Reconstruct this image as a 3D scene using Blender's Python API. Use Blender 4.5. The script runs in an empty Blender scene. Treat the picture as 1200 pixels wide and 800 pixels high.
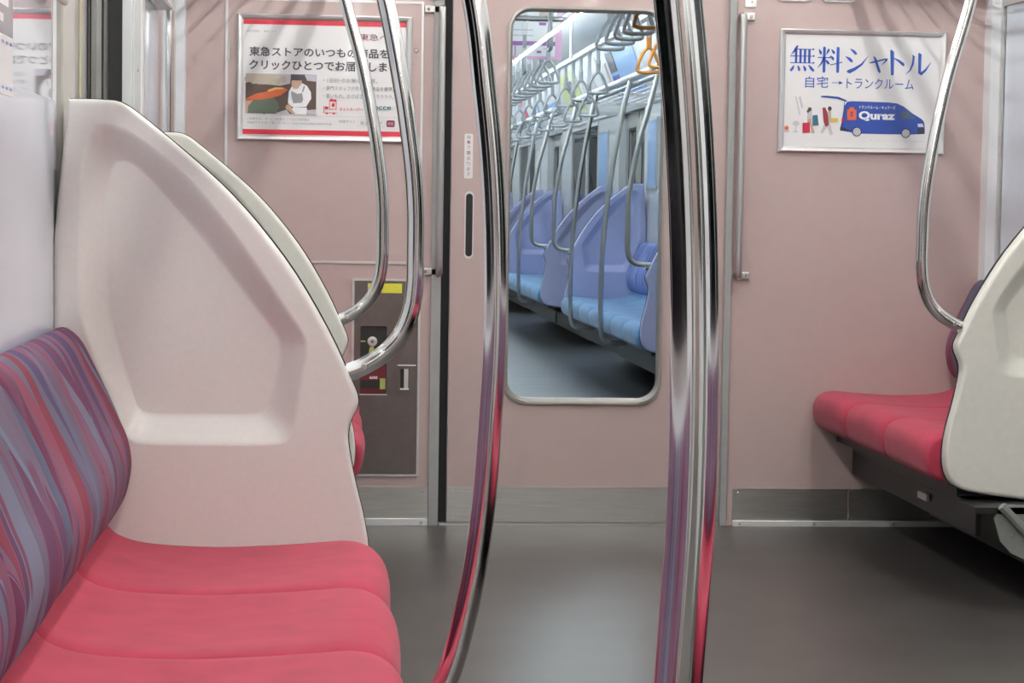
import bpy, bmesh, math, random
from mathutils import Vector, Matrix

S = bpy.context.scene
COL = S.collection
random.seed(7)

# ------------------------------------------------------------------ camera
CAM_Z, FPX = 1.04, 2500.0
def camera():
    d = Vector(((380 - 600) / FPX, (240 - 400) / FPX, 1.0)).normalized()
    r = math.radians(0.9)
    u = Vector((math.sin(r), -math.cos(r), 0.0))
    u.z = -(u.x * d.x + u.y * d.y) / d.z
    u.normalize()
    x = d.cross(u)
    right, down, fwd = (Vector((x[i], d[i], u[i])) for i in range(3))
    m = Matrix((right, -down, -fwd)).transposed().to_4x4()
    m.translation = (0, 0, CAM_Z)
    c = bpy.data.cameras.new('camera')
    c.sensor_width = 36.0
    c.lens = FPX / 1200 * 36
    c.clip_start = 0.05
    o = bpy.data.objects.new('camera', c)
    COL.objects.link(o)
    o.matrix_world = m
    S.camera = o
camera()

# ------------------------------------------------------------------ world, exposure
W = bpy.data.worlds.new('night_outside')
S.world = W
W.use_nodes = True
W.node_tree.nodes['Background'].inputs[0].default_value = (0.010, 0.017, 0.017, 1)
W.node_tree.nodes['Background'].inputs[1].default_value = 1.0
S.view_settings.view_transform = 'Standard'
S.view_settings.look = 'None'
S.view_settings.gamma = 1
S.view_settings.use_curve_mapping = False
S.view_settings.exposure = 0.0
LAMP_OURS = ((0.985, 0.985, 0.955), 46.0)
LAMP_NEXT = ((0.88, 0.95, 1.0), 37.0)

# ------------------------------------------------------------------ materials
def nodes_of(m):
    m.use_nodes = True
    nt = m.node_tree
    return nt, nt.nodes, nt.links, nt.nodes['Principled BSDF']

def mat(name, col, rough=0.5, metal=0.0, vary=0.0, vscale=20.0, bump=0.0, bscale=200.0, coat=0.0, spec=0.5, aniso=None, sheen=0.0):
    m = bpy.data.materials.new(name)
    nt, N, L, b = nodes_of(m)
    b.inputs['Base Color'].default_value = (*col, 1)
    b.inputs['Roughness'].default_value = rough
    b.inputs['Metallic'].default_value = metal
    b.inputs['Coat Weight'].default_value = coat
    b.inputs['Specular IOR Level'].default_value = spec
    b.inputs['Sheen Weight'].default_value = sheen
    geo = N.new('ShaderNodeNewGeometry')
    vec = geo.outputs['Position']
    if aniso:
        mp = N.new('ShaderNodeMapping'); mp.inputs['Scale'].default_value = aniso
        L.new(vec, mp.inputs[0]); vec = mp.outputs[0]
    if vary:
        n = N.new('ShaderNodeTexNoise'); n.inputs['Scale'].default_value = vscale; n.inputs['Detail'].default_value = 4
        L.new(vec, n.inputs['Vector'])
        mr = N.new('ShaderNodeMapRange')
        mr.inputs['From Min'].default_value = 0.3; mr.inputs['From Max'].default_value = 0.7
        mr.inputs['To Min'].default_value = 1 - vary; mr.inputs['To Max'].default_value = 1 + vary
        L.new(n.outputs['Fac'], mr.inputs['Value'])
        mx = N.new('ShaderNodeVectorMath'); mx.operation = 'SCALE'
        mx.inputs[0].default_value = col
        L.new(mr.outputs[0], mx.inputs['Scale'])
        L.new(mx.outputs[0], b.inputs['Base Color'])
    if bump:
        n2 = N.new('ShaderNodeTexNoise'); n2.inputs['Scale'].default_value = bscale; n2.inputs['Detail'].default_value = 3
        L.new(vec, n2.inputs['Vector'])
        bp = N.new('ShaderNodeBump'); bp.inputs['Strength'].default_value = bump; bp.inputs['Distance'].default_value = 0.002
        L.new(n2.outputs['Fac'], bp.inputs['Height'])
        L.new(bp.outputs[0], b.inputs['Normal'])
    return m

def emit(name, col, strength):
    m = bpy.data.materials.new(name)
    nt, N, L, b = nodes_of(m)
    b.inputs['Base Color'].default_value = (0.9, 0.9, 0.9, 1)
    b.inputs['Emission Color'].default_value = (*col, 1)
    b.inputs['Emission Strength'].default_value = strength
    return m

def glass(name, tint=(0.9, 0.95, 0.95), ior=1.5, rough=0.0):
    m = bpy.data.materials.new(name)
    nt, N, L, b = nodes_of(m)
    N.remove(b)
    out = N['Material Output']
    t = N.new('ShaderNodeBsdfTransparent'); t.inputs[0].default_value = (*tint, 1)
    g = N.new('ShaderNodeBsdfGlossy'); g.inputs['Roughness'].default_value = rough
    f = N.new('ShaderNodeFresnel'); f.inputs['IOR'].default_value = ior
    mx = N.new('ShaderNodeMixShader')
    L.new(f.outputs[0], mx.inputs[0]); L.new(t.outputs[0], mx.inputs[1]); L.new(g.outputs[0], mx.inputs[2])
    L.new(mx.outputs[0], out.inputs['Surface'])
    return m

def streak_fabric(name, stops, rough=0.85):
    """woven moquette: long overlapping lens-shaped streaks in several colours"""
    m = bpy.data.materials.new(name)
    nt, N, L, b = nodes_of(m)
    b.inputs['Roughness'].default_value = rough
    b.inputs['Specular IOR Level'].default_value = 0.2
    geo = N.new('ShaderNodeNewGeometry')
    wob = N.new('ShaderNodeTexNoise'); wob.inputs['Scale'].default_value = 3.2; wob.inputs['Detail'].default_value = 1
    L.new(geo.outputs['Position'], wob.inputs['Vector'])
    sub = N.new('ShaderNodeVectorMath'); sub.operation = 'SUBTRACT'; sub.inputs[1].default_value = (0.5, 0.5, 0.5)
    L.new(wob.outputs['Color'], sub.inputs[0])
    sc = N.new('ShaderNodeVectorMath'); sc.operation = 'SCALE'; sc.inputs['Scale'].default_value = 0.06
    L.new(sub.outputs[0], sc.inputs[0])
    add = N.new('ShaderNodeVectorMath'); add.operation = 'ADD'
    L.new(geo.outputs['Position'], add.inputs[0]); L.new(sc.outputs[0], add.inputs[1])
    sep = N.new('ShaderNodeSeparateXYZ'); L.new(add.outputs[0], sep.inputs[0])
    def ma(op, a, bb):
        n = N.new('ShaderNodeMath'); n.operation = op
        for i, v in enumerate((a, bb)):
            if isinstance(v, (int, float)): n.inputs[i].default_value = v
            else: L.new(v, n.inputs[i])
        return n.outputs[0]
    # slanted across (y + k z), long along z
    def layer(k, a, bz, seed):
        u = ma('MULTIPLY', ma('ADD', sep.outputs['Y'], ma('MULTIPLY', sep.outputs['Z'], k)), a)
        v = ma('MULTIPLY', sep.outputs['Z'], bz)
        cmb = N.new('ShaderNodeCombineXYZ'); L.new(u, cmb.inputs[0]); L.new(v, cmb.inputs[1]); cmb.inputs[2].default_value = seed
        vo = N.new('ShaderNodeTexVoronoi'); vo.inputs['Scale'].default_value = 1.0; vo.feature = 'SMOOTH_F1'
        vo.inputs['Smoothness'].default_value = 0.12
        L.new(cmb.outputs[0], vo.inputs['Vector'])
        return vo
    v1 = layer(0.42, 14, 3.3, 1.7)
    v2 = layer(-0.10, 16, 2.6, 9.3)
    def ramp(src):
        s = N.new('ShaderNodeSeparateColor'); L.new(src.outputs['Color'], s.inputs[0])
        r = N.new('ShaderNodeValToRGB'); r.color_ramp.interpolation = 'LINEAR'
        e = r.color_ramp.elements
        e[0].position = 0; e[0].color = (*stops[0], 1)
        e[1].position = 1; e[1].color = (*stops[-1], 1)
        for i, c in enumerate(stops[1:-1], 1):
            x = e.new(i / (len(stops) - 1)); x.color = (*c, 1)
        L.new(s.outputs[0], r.inputs[0])
        return r, s
    r1, s1 = ramp(v1); r2, s2 = ramp(v2)
    mx = N.new('ShaderNodeMix'); mx.data_type = 'RGBA'
    gt = N.new('ShaderNodeMapRange'); gt.inputs['From Min'].default_value = 0.42; gt.inputs['From Max'].default_value = 0.58
    L.new(s2.outputs[1], gt.inputs['Value'])
    L.new(gt.outputs[0], mx.inputs[0]); L.new(r1.outputs[0], mx.inputs[6]); L.new(r2.outputs[0], mx.inputs[7])
    L.new(mx.outputs[2], b.inputs['Base Color'])
    n2 = N.new('ShaderNodeTexNoise'); n2.inputs['Scale'].default_value = 700
    bp = N.new('ShaderNodeBump'); bp.inputs['Strength'].default_value = 0.15; bp.inputs['Distance'].default_value = 0.001
    L.new(geo.outputs['Position'], n2.inputs['Vector']); L.new(n2.outputs['Fac'], bp.inputs['Height']); L.new(bp.outputs[0], b.inputs['Normal'])
    return m

M = {}
M['pink'] = mat('pink_laminate', (0.50, 0.383, 0.362), 0.38, vary=0.02, vscale=25, bump=0.03, bscale=350, coat=0.15)
M['frp'] = mat('beige_moulded_panel', (0.70, 0.675, 0.640), 0.32, vary=0.02, vscale=90, bump=0.03, bscale=500, coat=0.1)
M['frp_white'] = mat('off_white_moulded_panel', (0.70, 0.69, 0.63), 0.36, vary=0.03, vscale=45, bump=0.03, bscale=500)
M['frp_blue'] = mat('lavender_moulded_panel', (0.44, 0.47, 0.72), 0.4, vary=0.03, vscale=40)
M['white'] = mat('white_wall_panel', (0.76, 0.78, 0.80), 0.35, vary=0.02, vscale=8)
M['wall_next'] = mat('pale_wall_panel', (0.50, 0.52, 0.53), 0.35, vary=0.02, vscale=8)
M['ceil'] = mat('white_ceiling_panel', (0.80, 0.80, 0.79), 0.6, vary=0.02, vscale=5)
M['floor'] = mat('grey_vinyl_floor', (0.066, 0.060, 0.057), 0.33, vary=0.16, vscale=5, bump=0.10, bscale=260)
M['floor_next'] = mat('grey_green_floor', (0.062, 0.070, 0.072), 0.36, vary=0.3, vscale=3, bump=0.05, bscale=200, aniso=(0.6, 3.0, 1.0))
M['chrome'] = mat('polished_steel', (0.74, 0.74, 0.73), 0.09, 1.0, vary=0.02, vscale=15)
M['steel'] = mat('brushed_steel', (0.56, 0.555, 0.53), 0.30, 1.0, vary=0.08, vscale=50, bump=0.06, bscale=300, aniso=(0.15, 1, 4))
M['steel_v'] = mat('brushed_steel_upright', (0.52, 0.52, 0.50), 0.33, 1.0, vary=0.05, vscale=50, aniso=(4, 4, 0.15))
M['alu'] = mat('satin_aluminium', (0.66, 0.66, 0.65), 0.42, 0.85, vary=0.03, vscale=40)
M['frame_grey'] = mat('grey_window_frame_metal', (0.40, 0.385, 0.36), 0.38, 0.35, vary=0.03, vscale=40)
M['alu_bright'] = mat('bright_aluminium', (0.86, 0.86, 0.86), 0.5, 0.6, vary=0.02, vscale=40)
M['grey_paint'] = mat('grey_painted_metal', (0.34, 0.345, 0.335), 0.42, vary=0.03, vscale=30)
M['pillar'] = mat('beige_grey_pillar', (0.45, 0.43, 0.39), 0.42, vary=0.03, vscale=20)
M['post_grey'] = mat('pale_grey_post', (0.50, 0.52, 0.51), 0.4, vary=0.03, vscale=20)
M['rubber'] = mat('black_rubber', (0.015, 0.015, 0.016), 0.55, vary=0.1, vscale=60)
M['black'] = mat('black_plastic', (0.012, 0.010, 0.010), 0.3, vary=0.1, vscale=60)
M['under'] = mat('dark_under_seat_metal', (0.013, 0.013, 0.013), 0.45, 0.0, vary=0.1, vscale=30)
M['bracket'] = mat('grey_bracket_metal', (0.22, 0.23, 0.22), 0.5, 0.2, vary=0.06, vscale=40)
M['brown'] = mat('brown_cabinet_door', (0.135, 0.108, 0.100), 0.42, 0.25, vary=0.06, vscale=60, bump=0.05, bscale=500)
M['red_fabric'] = mat('crimson_velour', (0.40, 0.040, 0.075), 0.9, vary=0.10, vscale=14, bump=0.25, bscale=900, sheen=0.12, spec=0.2)
M['blue_fabric'] = mat('sky_blue_velour', (0.13, 0.32, 0.56), 0.85, vary=0.1, vscale=14, bump=0.2, bscale=700, sheen=0.3)
M['streak'] = streak_fabric('streaked_purple_moquette', [(0.22, 0.035, 0.06), (0.11, 0.13, 0.19), (0.27, 0.07, 0.11), (0.09, 0.035, 0.09), (0.16, 0.20, 0.27), (0.17, 0.03, 0.07), (0.08, 0.065, 0.14)])
M['streak_blue'] = streak_fabric('streaked_blue_moquette', [(0.12, 0.18, 0.45), (0.22, 0.32, 0.62), (0.16, 0.20, 0.48), (0.28, 0.36, 0.66), (0.14, 0.15, 0.40)])
M['glass'] = glass('door_glass', (0.93, 0.96, 0.97), 1.30)
M['window'] = glass('tinted_side_glass', (0.30, 0.36, 0.35), 1.75)
M['door_window'] = glass('side_door_glass', (0.30, 0.36, 0.35), 2.3)
M['dark_window'] = glass('dark_side_glass', (0.10, 0.12, 0.12), 1.06)
M['glass_light'] = mat('pale_blue_painted_glass_light', (0.62, 0.71, 0.80), 0.12, vary=0.02, vscale=20, coat=0.5)  # pale blue paints in the brightness of the corner window glass
M['pale_pane'] = mat('glazing_with_painted_light', (0.50, 0.56, 0.65), 0.03, vary=0.01, vscale=10, coat=1.0, spec=1.0)  # opaque pale colour stands in for bright reflecting glass
M['reflection_blue'] = mat('painted_blue_white_reflection', (0.70, 0.75, 0.84), 0.12, vary=0.01, vscale=10, coat=0.4)  # blue-white tone paints in a reflection on side glass
M['paper'] = mat('white_poster_paper', (0.80, 0.79, 0.785), 0.25, vary=0.01, vscale=30, coat=0.2)
def ink(n, c): M[n] = mat('ink_' + n, c, 0.3, vary=0.02, vscale=40, coat=0.15)
ink('ink_red', (0.66, 0.028, 0.055)); ink('ink_dark', (0.075, 0.065, 0.085)); ink('ink_grey', (0.30, 0.29, 0.31))
ink('ink_burgundy', (0.22, 0.035, 0.075)); ink('ink_teal', (0.02, 0.16, 0.19)); ink('ink_blue', (0.022, 0.085, 0.43))
ink('van_blue', (0.022, 0.065, 0.34)); ink('van_dark', (0.02, 0.03, 0.06)); ink('ink_orange', (0.72, 0.12, 0.03)); ink('ink_white', (0.85, 0.85, 0.86))
ink('ink_glass', (0.06, 0.10, 0.14)); ink('ink_tan', (0.55, 0.36, 0.25)); ink('ink_yellow', (0.66, 0.48, 0.12)); ink('ink_brown', (0.10, 0.06, 0.045))
ink('ink_green', (0.11, 0.145, 0.10)); ink('ink_cream', (0.50, 0.43, 0.34)); ink('ink_carrot', (0.64, 0.13, 0.045)); ink('ink_lilac', (0.52, 0.50, 0.56))
ink('ink_suitcase', (0.52, 0.02, 0.06)); ink('ink_bagteal', (0.05, 0.15, 0.24)); ink('ink_maroon', (0.28, 0.03, 0.05)); ink('ink_palegrey', (0.55, 0.55, 0.57))
ink('ink_pink', (0.72, 0.40, 0.58)); ink('ink_purple', (0.34, 0.11, 0.40)); ink('ink_sky', (0.25, 0.42, 0.70)); ink('ink_lime', (0.50, 0.55, 0.22))
M['yellow_tape'] = mat('yellow_tape', (0.72, 0.70, 0.06), 0.5, vary=0.03, vscale=60)
M['ext_red'] = mat('red_cylinder_shaded', (0.14, 0.012, 0.018), 0.35, vary=0.05, vscale=60)  # red darkened to paint in the shade of the cabinet recess
M['dark_inside'] = mat('dark_cabinet_inside', (0.02, 0.02, 0.018), 0.6, vary=0.1, vscale=60)
M['olive'] = mat('olive_plastic', (0.38, 0.42, 0.12), 0.5, vary=0.08, vscale=60)
M['strap_grey'] = mat('grey_strap_plastic', (0.40, 0.42, 0.43), 0.35, vary=0.02, vscale=60)
M['strap_orange'] = mat('orange_strap_plastic', (0.80, 0.30, 0.03), 0.35, vary=0.02, vscale=60)
M['strap_belt'] = mat('pale_strap_webbing', (0.66, 0.68, 0.70), 0.6, vary=0.03, vscale=80)
M['clear_shelf'] = glass('rack_glass', (0.85, 0.9, 0.9), 1.3)
M['yellow_line'] = mat('yellow_door_edge', (0.55, 0.52, 0.22), 0.5, vary=0.03, vscale=60)
M['bellows'] = mat('grey_gangway_bellows', (0.28, 0.29, 0.30), 0.6, vary=0.05, vscale=30)

# ------------------------------------------------------------------ mesh helpers
def finish(name, bm, m, parent=None, smooth=None, kind=None):
    """links bm as ONE mesh object, its origin moved to the middle of its shape"""
    bmesh.ops.remove_doubles(bm, verts=bm.verts, dist=1e-6)
    bmesh.ops.recalc_face_normals(bm, faces=bm.faces)
    xs = [v.co for v in bm.verts]
    c = Vector([(min(v[i] for v in xs) + max(v[i] for v in xs)) / 2 for i in range(3)])
    for v in bm.verts: v.co -= c
    me = bpy.data.meshes.new(name)
    bm.to_mesh(me); bm.free()
    me.materials.append(M[m] if isinstance(m, str) else m)
    if smooth:
        for p in me.polygons: p.use_smooth = True
        me.set_sharp_from_angle(angle=math.radians(smooth))
    o = bpy.data.objects.new(name, me)
    COL.objects.link(o)
    if parent is not None:
        o.parent = parent
        o.location = c - wloc(parent)
    else:
        o.location = c
    if kind: o['kind'] = kind
    return o

def wloc(o):
    l = Vector(o.location)
    while o.parent is not None:
        o = o.parent; l += o.location
    return l

def thing(name, loc, label, cat, group=None):
    o = bpy.data.objects.new(name, None)
    o.empty_display_size = 0.05
    COL.objects.link(o); o.location = loc
    return tag(o, label, cat, group)

def tag(o, label, cat, group=None):
    o['label'] = label; o['category'] = cat
    if group: o['group'] = group
    return o

def dup(root, delta, label=None, rz=None):
    r = root.copy(); COL.objects.link(r)
    r.location = root.location + Vector(delta)
    if label: r['label'] = label
    if rz is not None: r.rotation_euler.z = rz
    for ch in list(root.children):
        c = ch.copy(); COL.objects.link(c); c.parent = r
        for g in list(ch.children):
            d = g.copy(); COL.objects.link(d); d.parent = c
    return r

def bx(bm, x0, x1, y0, y1, z0, z1, bev=0.0, seg=2):
    x0, x1 = min(x0, x1), max(x0, x1); y0, y1 = min(y0, y1), max(y0, y1)
    r = bmesh.ops.create_cube(bm, size=1.0)
    vs = r['verts']
    for v in vs:
        v.co = Vector((x0 + (v.co.x + .5) * (x1 - x0), y0 + (v.co.y + .5) * (y1 - y0), z0 + (v.co.z + .5) * (z1 - z0)))
    if bev:
        es = list({e for v in vs for e in v.link_edges})
        bmesh.ops.bevel(bm, geom=es, offset=bev, segments=seg, affect='EDGES', profile=0.5)
    return bm

def BX(*a, **k): return bx(bmesh.new(), *a, **k)

def loft(bm, loops, closed=True, cap0=False, cap1=False):
    rows = [[bm.verts.new(p) for p in lp] for lp in loops]
    n = len(rows[0])
    for a, b in zip(rows, rows[1:]):
        for i in range(n if closed else n - 1):
            j = (i + 1) % n
            try: bm.faces.new((a[i], a[j], b[j], b[i]))
            except ValueError: pass
    if cap0: bm.faces.new(rows[0])
    if cap1: bm.faces.new(list(reversed(rows[-1])))
    return rows

def spline(pts, k=8, closed=False):
    P = [Vector(p) for p in pts]; out = []; n = len(P)
    rng = range(n if closed else n - 1)
    for i in rng:
        if closed: p0, p1, p2, p3 = (P[(i + d) % n] for d in (-1, 0, 1, 2))
        else: p0, p1, p2, p3 = P[max(i - 1, 0)], P[i], P[i + 1], P[min(i + 2, n - 1)]
        for j in range(k):
            t = j / k
            out.append(0.5 * ((2 * p1) + (p2 - p0) * t + (2 * p0 - 5 * p1 + 4 * p2 - p3) * t * t + (3 * p1 - p0 - 3 * p2 + p3) * t ** 3))
    if not closed: out.append(P[-1])
    return out

def tube(bm, pts, r, n=16, closed=False):
    P = [Vector(p) for p in pts]
    m = len(P)
    T = []
    for i in range(m):
        a = P[(i - 1) % m] if closed or i else P[0]
        b = P[(i + 1) % m] if closed or i < m - 1 else P[-1]
        T.append((b - a).normalized())
    nv = T[0].orthogonal().normalized(); loops = []
    for i in range(m):
        nv = (nv - T[i] * nv.dot(T[i])).normalized()
        bn = T[i].cross(nv)
        loops.append([P[i] + (nv * math.cos(2 * math.pi * j / n) + bn * math.sin(2 * math.pi * j / n)) * r for j in range(n)])
    if closed:
        loops.append(loops[0])
        loft(bm, loops)
    else:
        loft(bm, loops, cap0=True, cap1=True)
    return bm

def disc(bm, c, axis, r, h, n=16, dome=0.0):
    """short round boss or screw head along axis"""
    a = Vector(axis).normalized(); u = a.orthogonal().normalized(); v = a.cross(u); c = Vector(c)
    ring = lambda rr, t: [c + a * t + (u * math.cos(2 * math.pi * i / n) + v * math.sin(2 * math.pi * i / n)) * rr for i in range(n)]
    loft(bm, [ring(r, 0), ring(r, h * .6), ring(r * .75, h)], cap0=True, cap1=True)
    return bm

def chaikin(pts, k):
    for _ in range(k):
        q = []
        for i in range(len(pts)):
            a, b = pts[i], pts[(i + 1) % len(pts)]
            q += [(a[0] * .75 + b[0] * .25, a[1] * .75 + b[1] * .25), (a[0] * .25 + b[0] * .75, a[1] * .25 + b[1] * .75)]
        pts = q
    return pts

def ray_loop(poly, c, angs):
    """distance from c to polygon along each angle"""
    out = []
    n = len(poly)
    for a in angs:
        dx, dy = math.cos(a), math.sin(a); best = None
        for i in range(n):
            x1, y1 = poly[i][0] - c[0], poly[i][1] - c[1]
            x2, y2 = poly[(i + 1) % n][0] - c[0], poly[(i + 1) % n][1] - c[1]
            ex, ey = x2 - x1, y2 - y1
            den = dx * ey - dy * ex
            if abs(den) < 1e-12: continue
            t = (x1 * ey - y1 * ex) / den
            s = (x1 * dy - y1 * dx) / den
            if t > 0 and -1e-9 <= s <= 1 + 1e-9 and (best is None or t > best): best = t
        out.append(best)
    return out

def angles_for(c, polys, n):
    A = {round(-math.pi + 2 * math.pi * i / n, 5) for i in range(n)}
    for p in polys:
        for q in p: A.add(round(math.atan2(q[1] - c[1], q[0] - c[0]), 5))
    A = sorted(A); out = []
    for a in A:
        if not out or a - out[-1] > 1e-4: out.append(a)
    return out

def rrect(x0, x1, z0, z1, r, k=6):
    out = []
    for cx, cz, a0 in ((x1 - r, z1 - r, 0), (x0 + r, z1 - r, 90), (x0 + r, z0 + r, 180), (x1 - r, z0 + r, 270)):
        for i in range(k + 1):
            a = math.radians(a0 + 90 * i / k); out.append((cx + r * math.cos(a), cz + r * math.sin(a)))
    return out

def ring_solid(bm, outer, inner, y0, y1, c):
    """plate in the x-z plane between two outlines, from y0 to y1"""
    A = angles_for(c, (outer, inner), 8)
    ro, ri = ray_loop(outer, c, A), ray_loop(inner, c, A)
    P = lambda r, y: [(c[0] + math.cos(a) * q, y, c[1] + math.sin(a) * q) for a, q in zip(A, r)]
    loft(bm, [P(ri, y0), P(ro, y0), P(ro, y1), P(ri, y1), P(ri, y0)])
    return bm

def prism(bm, poly, y0, y1):
    a = [bm.verts.new((x, y0, z)) for x, z in poly]; b = [bm.verts.new((x, y1, z)) for x, z in poly]
    bm.faces.new(a); bm.faces.new(list(reversed(b)))
    n = len(poly)
    for i in range(n): bm.faces.new((a[i], a[(i + 1) % n], b[(i + 1) % n], b[i]))
    return bm

# ------------------------------------------------------------------ car dimensions
XL, XR = -0.475, 2.197
CX = (XL + XR) / 2
END = 6.93                 # end wall of this car
NEXT0, NEXT1 = 7.75, 30.0  # the next car
CEIL = 2.28
mx_ = lambda x, side: x if side < 0 else 2 * CX - x     # left-side x -> its mirror

def structure(name, bm, m, smooth=None): return finish(name, bm, m, None, smooth, 'structure')

# floors and ceilings
structure('floor', BX(XL - .12, XR + .12, -7, END + .02, -0.06, 0), 'floor')
structure('floor_gangway', BX(.30, 1.45, END + .02, NEXT0, -0.05, 0.0), 'bellows')
structure('floor_adjacent', BX(XL - .12, XR + .12, NEXT0, NEXT1, -0.06, 0), 'floor_next')
structure('ceiling', BX(XL - .12, XR + .12, -7, END + .08, CEIL, CEIL + .05), 'ceil')
structure('ceiling_adjacent', BX(XL - .12, XR + .12, NEXT0, NEXT1, CEIL, CEIL + .05), 'ceil')
bm = bmesh.new()
for i in range(8):        # folded bellows of the gangway
    y = END + .07 + i * .085
    bx(bm, .22, .30 - .02 * (i % 2), y, y + .085, 0, 2.0); bx(bm, 1.45 + .02 * (i % 2), 1.53, y, y + .085, 0, 2.0)
structure('wall_gangway', bm, 'bellows')
structure('ceiling_gangway', BX(.22, 1.53, END + .07, NEXT0, 2.0, 2.05), 'bellows')
structure('wall_rear', BX(XL - .12, XR + .12, -7.06, -7, 0, CEIL), 'pink')

# side walls: bench bays carry windows, door bays are recessed
SILL, HEAD = 0.86, 1.74
count = {'window': 0, 'door': 2}
def window(side, a, b, prefix=''):
    count['window'] += 1
    x = XL if side < 0 else XR; s = -1 if side < 0 else 1
    f = bmesh.new()
    y0, y1 = a, b; w = .022
    bx(f, x - s * .004, x + s * .03, y0, y1, SILL - .012, SILL + w); bx(f, x - s * .004, x + s * .03, y0, y1, HEAD - w, HEAD + .01)
    bx(f, x - s * .004, x + s * .03, y0, y0 + w, SILL + w, HEAD - w); bx(f, x - s * .004, x + s * .03, y1 - w, y1, SILL + w, HEAD - w)
    o = structure('window_%d' % count['window'], f, 'alu')
    p = finish('pane', BX(x + s * .010, x + s * .015, y0 + w, y1 - w, SILL + w, HEAD - w), 'window', o)
    return o

def door_leaf_pair(side, d0, d1, m='steel_v'):
    x = XL if side < 0 else XR; s = -1 if side < 0 else 1
    count['door'] += 1
    xo = x + s * .055; mid = (d0 + d1) / 2
    o = None
    for a, b in ((d0, mid - .006), (mid + .006, d1)):
        f = bmesh.new()
        za, zb = 0.80, 1.62; ya, yb = a + .17, b - .17
        t0, t1 = xo, xo + s * .03
        bx(f, t0, t1, a, b, 0.01, za); bx(f, t0, t1, a, b, zb, 1.86); bx(f, t0, t1, a, ya, za, zb); bx(f, t0, t1, yb, b, za, zb)
        if o is None: o = structure('door_%d' % count['door'], f, m)
        else: finish('leaf', f, m, o)
        finish('pane', BX(xo + s * .012, xo + s * .016, ya, yb, za, zb), 'door_window', o)
        g = bmesh.new()
        for q0, q1, r0, r1 in ((ya - .02, ya, za - .02, zb + .02), (yb, yb + .02, za - .02, zb + .02), (ya, yb, za - .02, za), (ya, yb, zb, zb + .02)):
            bx(g, xo - s * .004, xo, q0, q1, r0, r1)
        finish('pane_gasket', g, 'rubber', o)
    finish('edge_seal', BX(xo + s * .002, xo + s * .028, mid - .006, mid + .006, .01, 1.86), 'rubber', o)
    finish('warning_strip', BX(xo - s * .001, xo, mid + .012, mid + .030, .05, 1.8), 'yellow_line', o)

def side_wall(side, name, benches, doors, y0, y1, m, jamb='post_grey'):
    x = XL if side < 0 else XR; s = -1 if side < 0 else 1
    b = bmesh.new(); xo = x + s * .09
    cuts = sorted([(a, c, 'b') for a, c in benches] + [(a, c, 'd') for a, c in doors])
    y = y0
    for a, c, k in cuts:
        if a > y: bx(b, x, xo, y, a, 0, HEAD + .01)
        if k == 'b':
            bx(b, x, xo, a, c, 0, SILL - .012); y = c
        else:
            bx(b, x + s * .087, xo, a, c, 1.86, HEAD + .01) if False else None
            y = c
    if y < y1: bx(b, x, xo, y, y1, 0, HEAD + .01)
    # upper wall leaning inwards to the ceiling, above windows and doors
    za, zb = HEAD + .01, CEIL
    poly = [(x, za), (x - s * .20, zb), (xo, zb), (xo, za)]
    prism(b, poly, y0, y1)
    structure(name, b, m)
    for a, c in doors:
        count_before = count['door']
        door_leaf_pair(side, a, c)

side_wall(-1, 'wall_left', [(5.64, 6.84), (.60, 3.02), (-6.8, -2.1)], [(4.05, 5.33), (-1.75, -.45)], -7, END, 'white')
side_wall(1, 'wall_right', [(5.64, 6.84), (.60, 3.77), (-6.8, -2.1)], [(4.05, 5.33), (-1.75, -.45)], -7, END, 'white')
for sd in (-1, 1):
    for a, b in ((5.64, 6.84), (2.20, 3.77 if sd > 0 else 3.02), (.60, 2.14), (-6.8, -2.1)):
        w_ = window(sd, a, b)
        if a > 5:
            x = mx_(XL, sd); s = -1 if sd < 0 else 1
            finish('glass_light_sheet', BX(x + s * .004, x + s * .007, a + .03, b - .03, SILL + .02, HEAD - .02), 'glass_light', w_)  # added pale sheet, its colour stands in for light in the glass
    x = mx_(XL, sd)
    s = -1 if sd < 0 else 1
    structure('trim_%d' % (1 if sd < 0 else 2), BX(x - s * .001, x + s * .02, 2.14, 2.20, SILL, HEAD), 'alu')

# door-side posts on the left wall (seen edge-on beyond the first partition)
def pillar(name, y0, y1, m, dx=.012, z1=1.86, x=XL):
    s = -1 if x < CX else 1
    return structure(name, BX(x - s * dx, x + s * .02, y0, y1, 0.0, z1, bev=.004), m)
pillar('trim_3', 3.86, 4.04, 'pillar')
post = pillar('trim_4', 5.345, 5.53, 'post_grey', dx=.006)
finish('screw', disc(bmesh.new(), (XL + .006, 5.44, 1.37), (1, 0, 0), .005, .003), 'steel', post)
structure('trim_5', BX(XL - .054, XL - .022, 5.322, 5.343, 0, 1.86), 'rubber')
structure('trim_6', BX(XL - .02, XL + .03, 6.86, END, .0, CEIL - .2), 'white')
structure('trim_7', BX(XR - .03, XR + .02, 6.86, END, .0, CEIL - .2), 'white')
structure('trim_14', BX(XL - .002, XL + .003, 3.05, 3.80, .30, 1.214), 'reflection_blue')  # pale sheet standing in for window glass that mirrors the partition
gl = structure('window_9', BX(XL - .002, XL + .001, 3.05, 3.80, 1.214, 1.72), 'pale_pane')  # solid pane, the glass brightness is painted into its colour
# matching pillars on the right
pillar('trim_8', 3.86, 4.04, 'pillar', x=XR)
pillar('trim_9', 5.345, 5.53, 'post_grey', dx=.006, x=XR)

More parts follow.
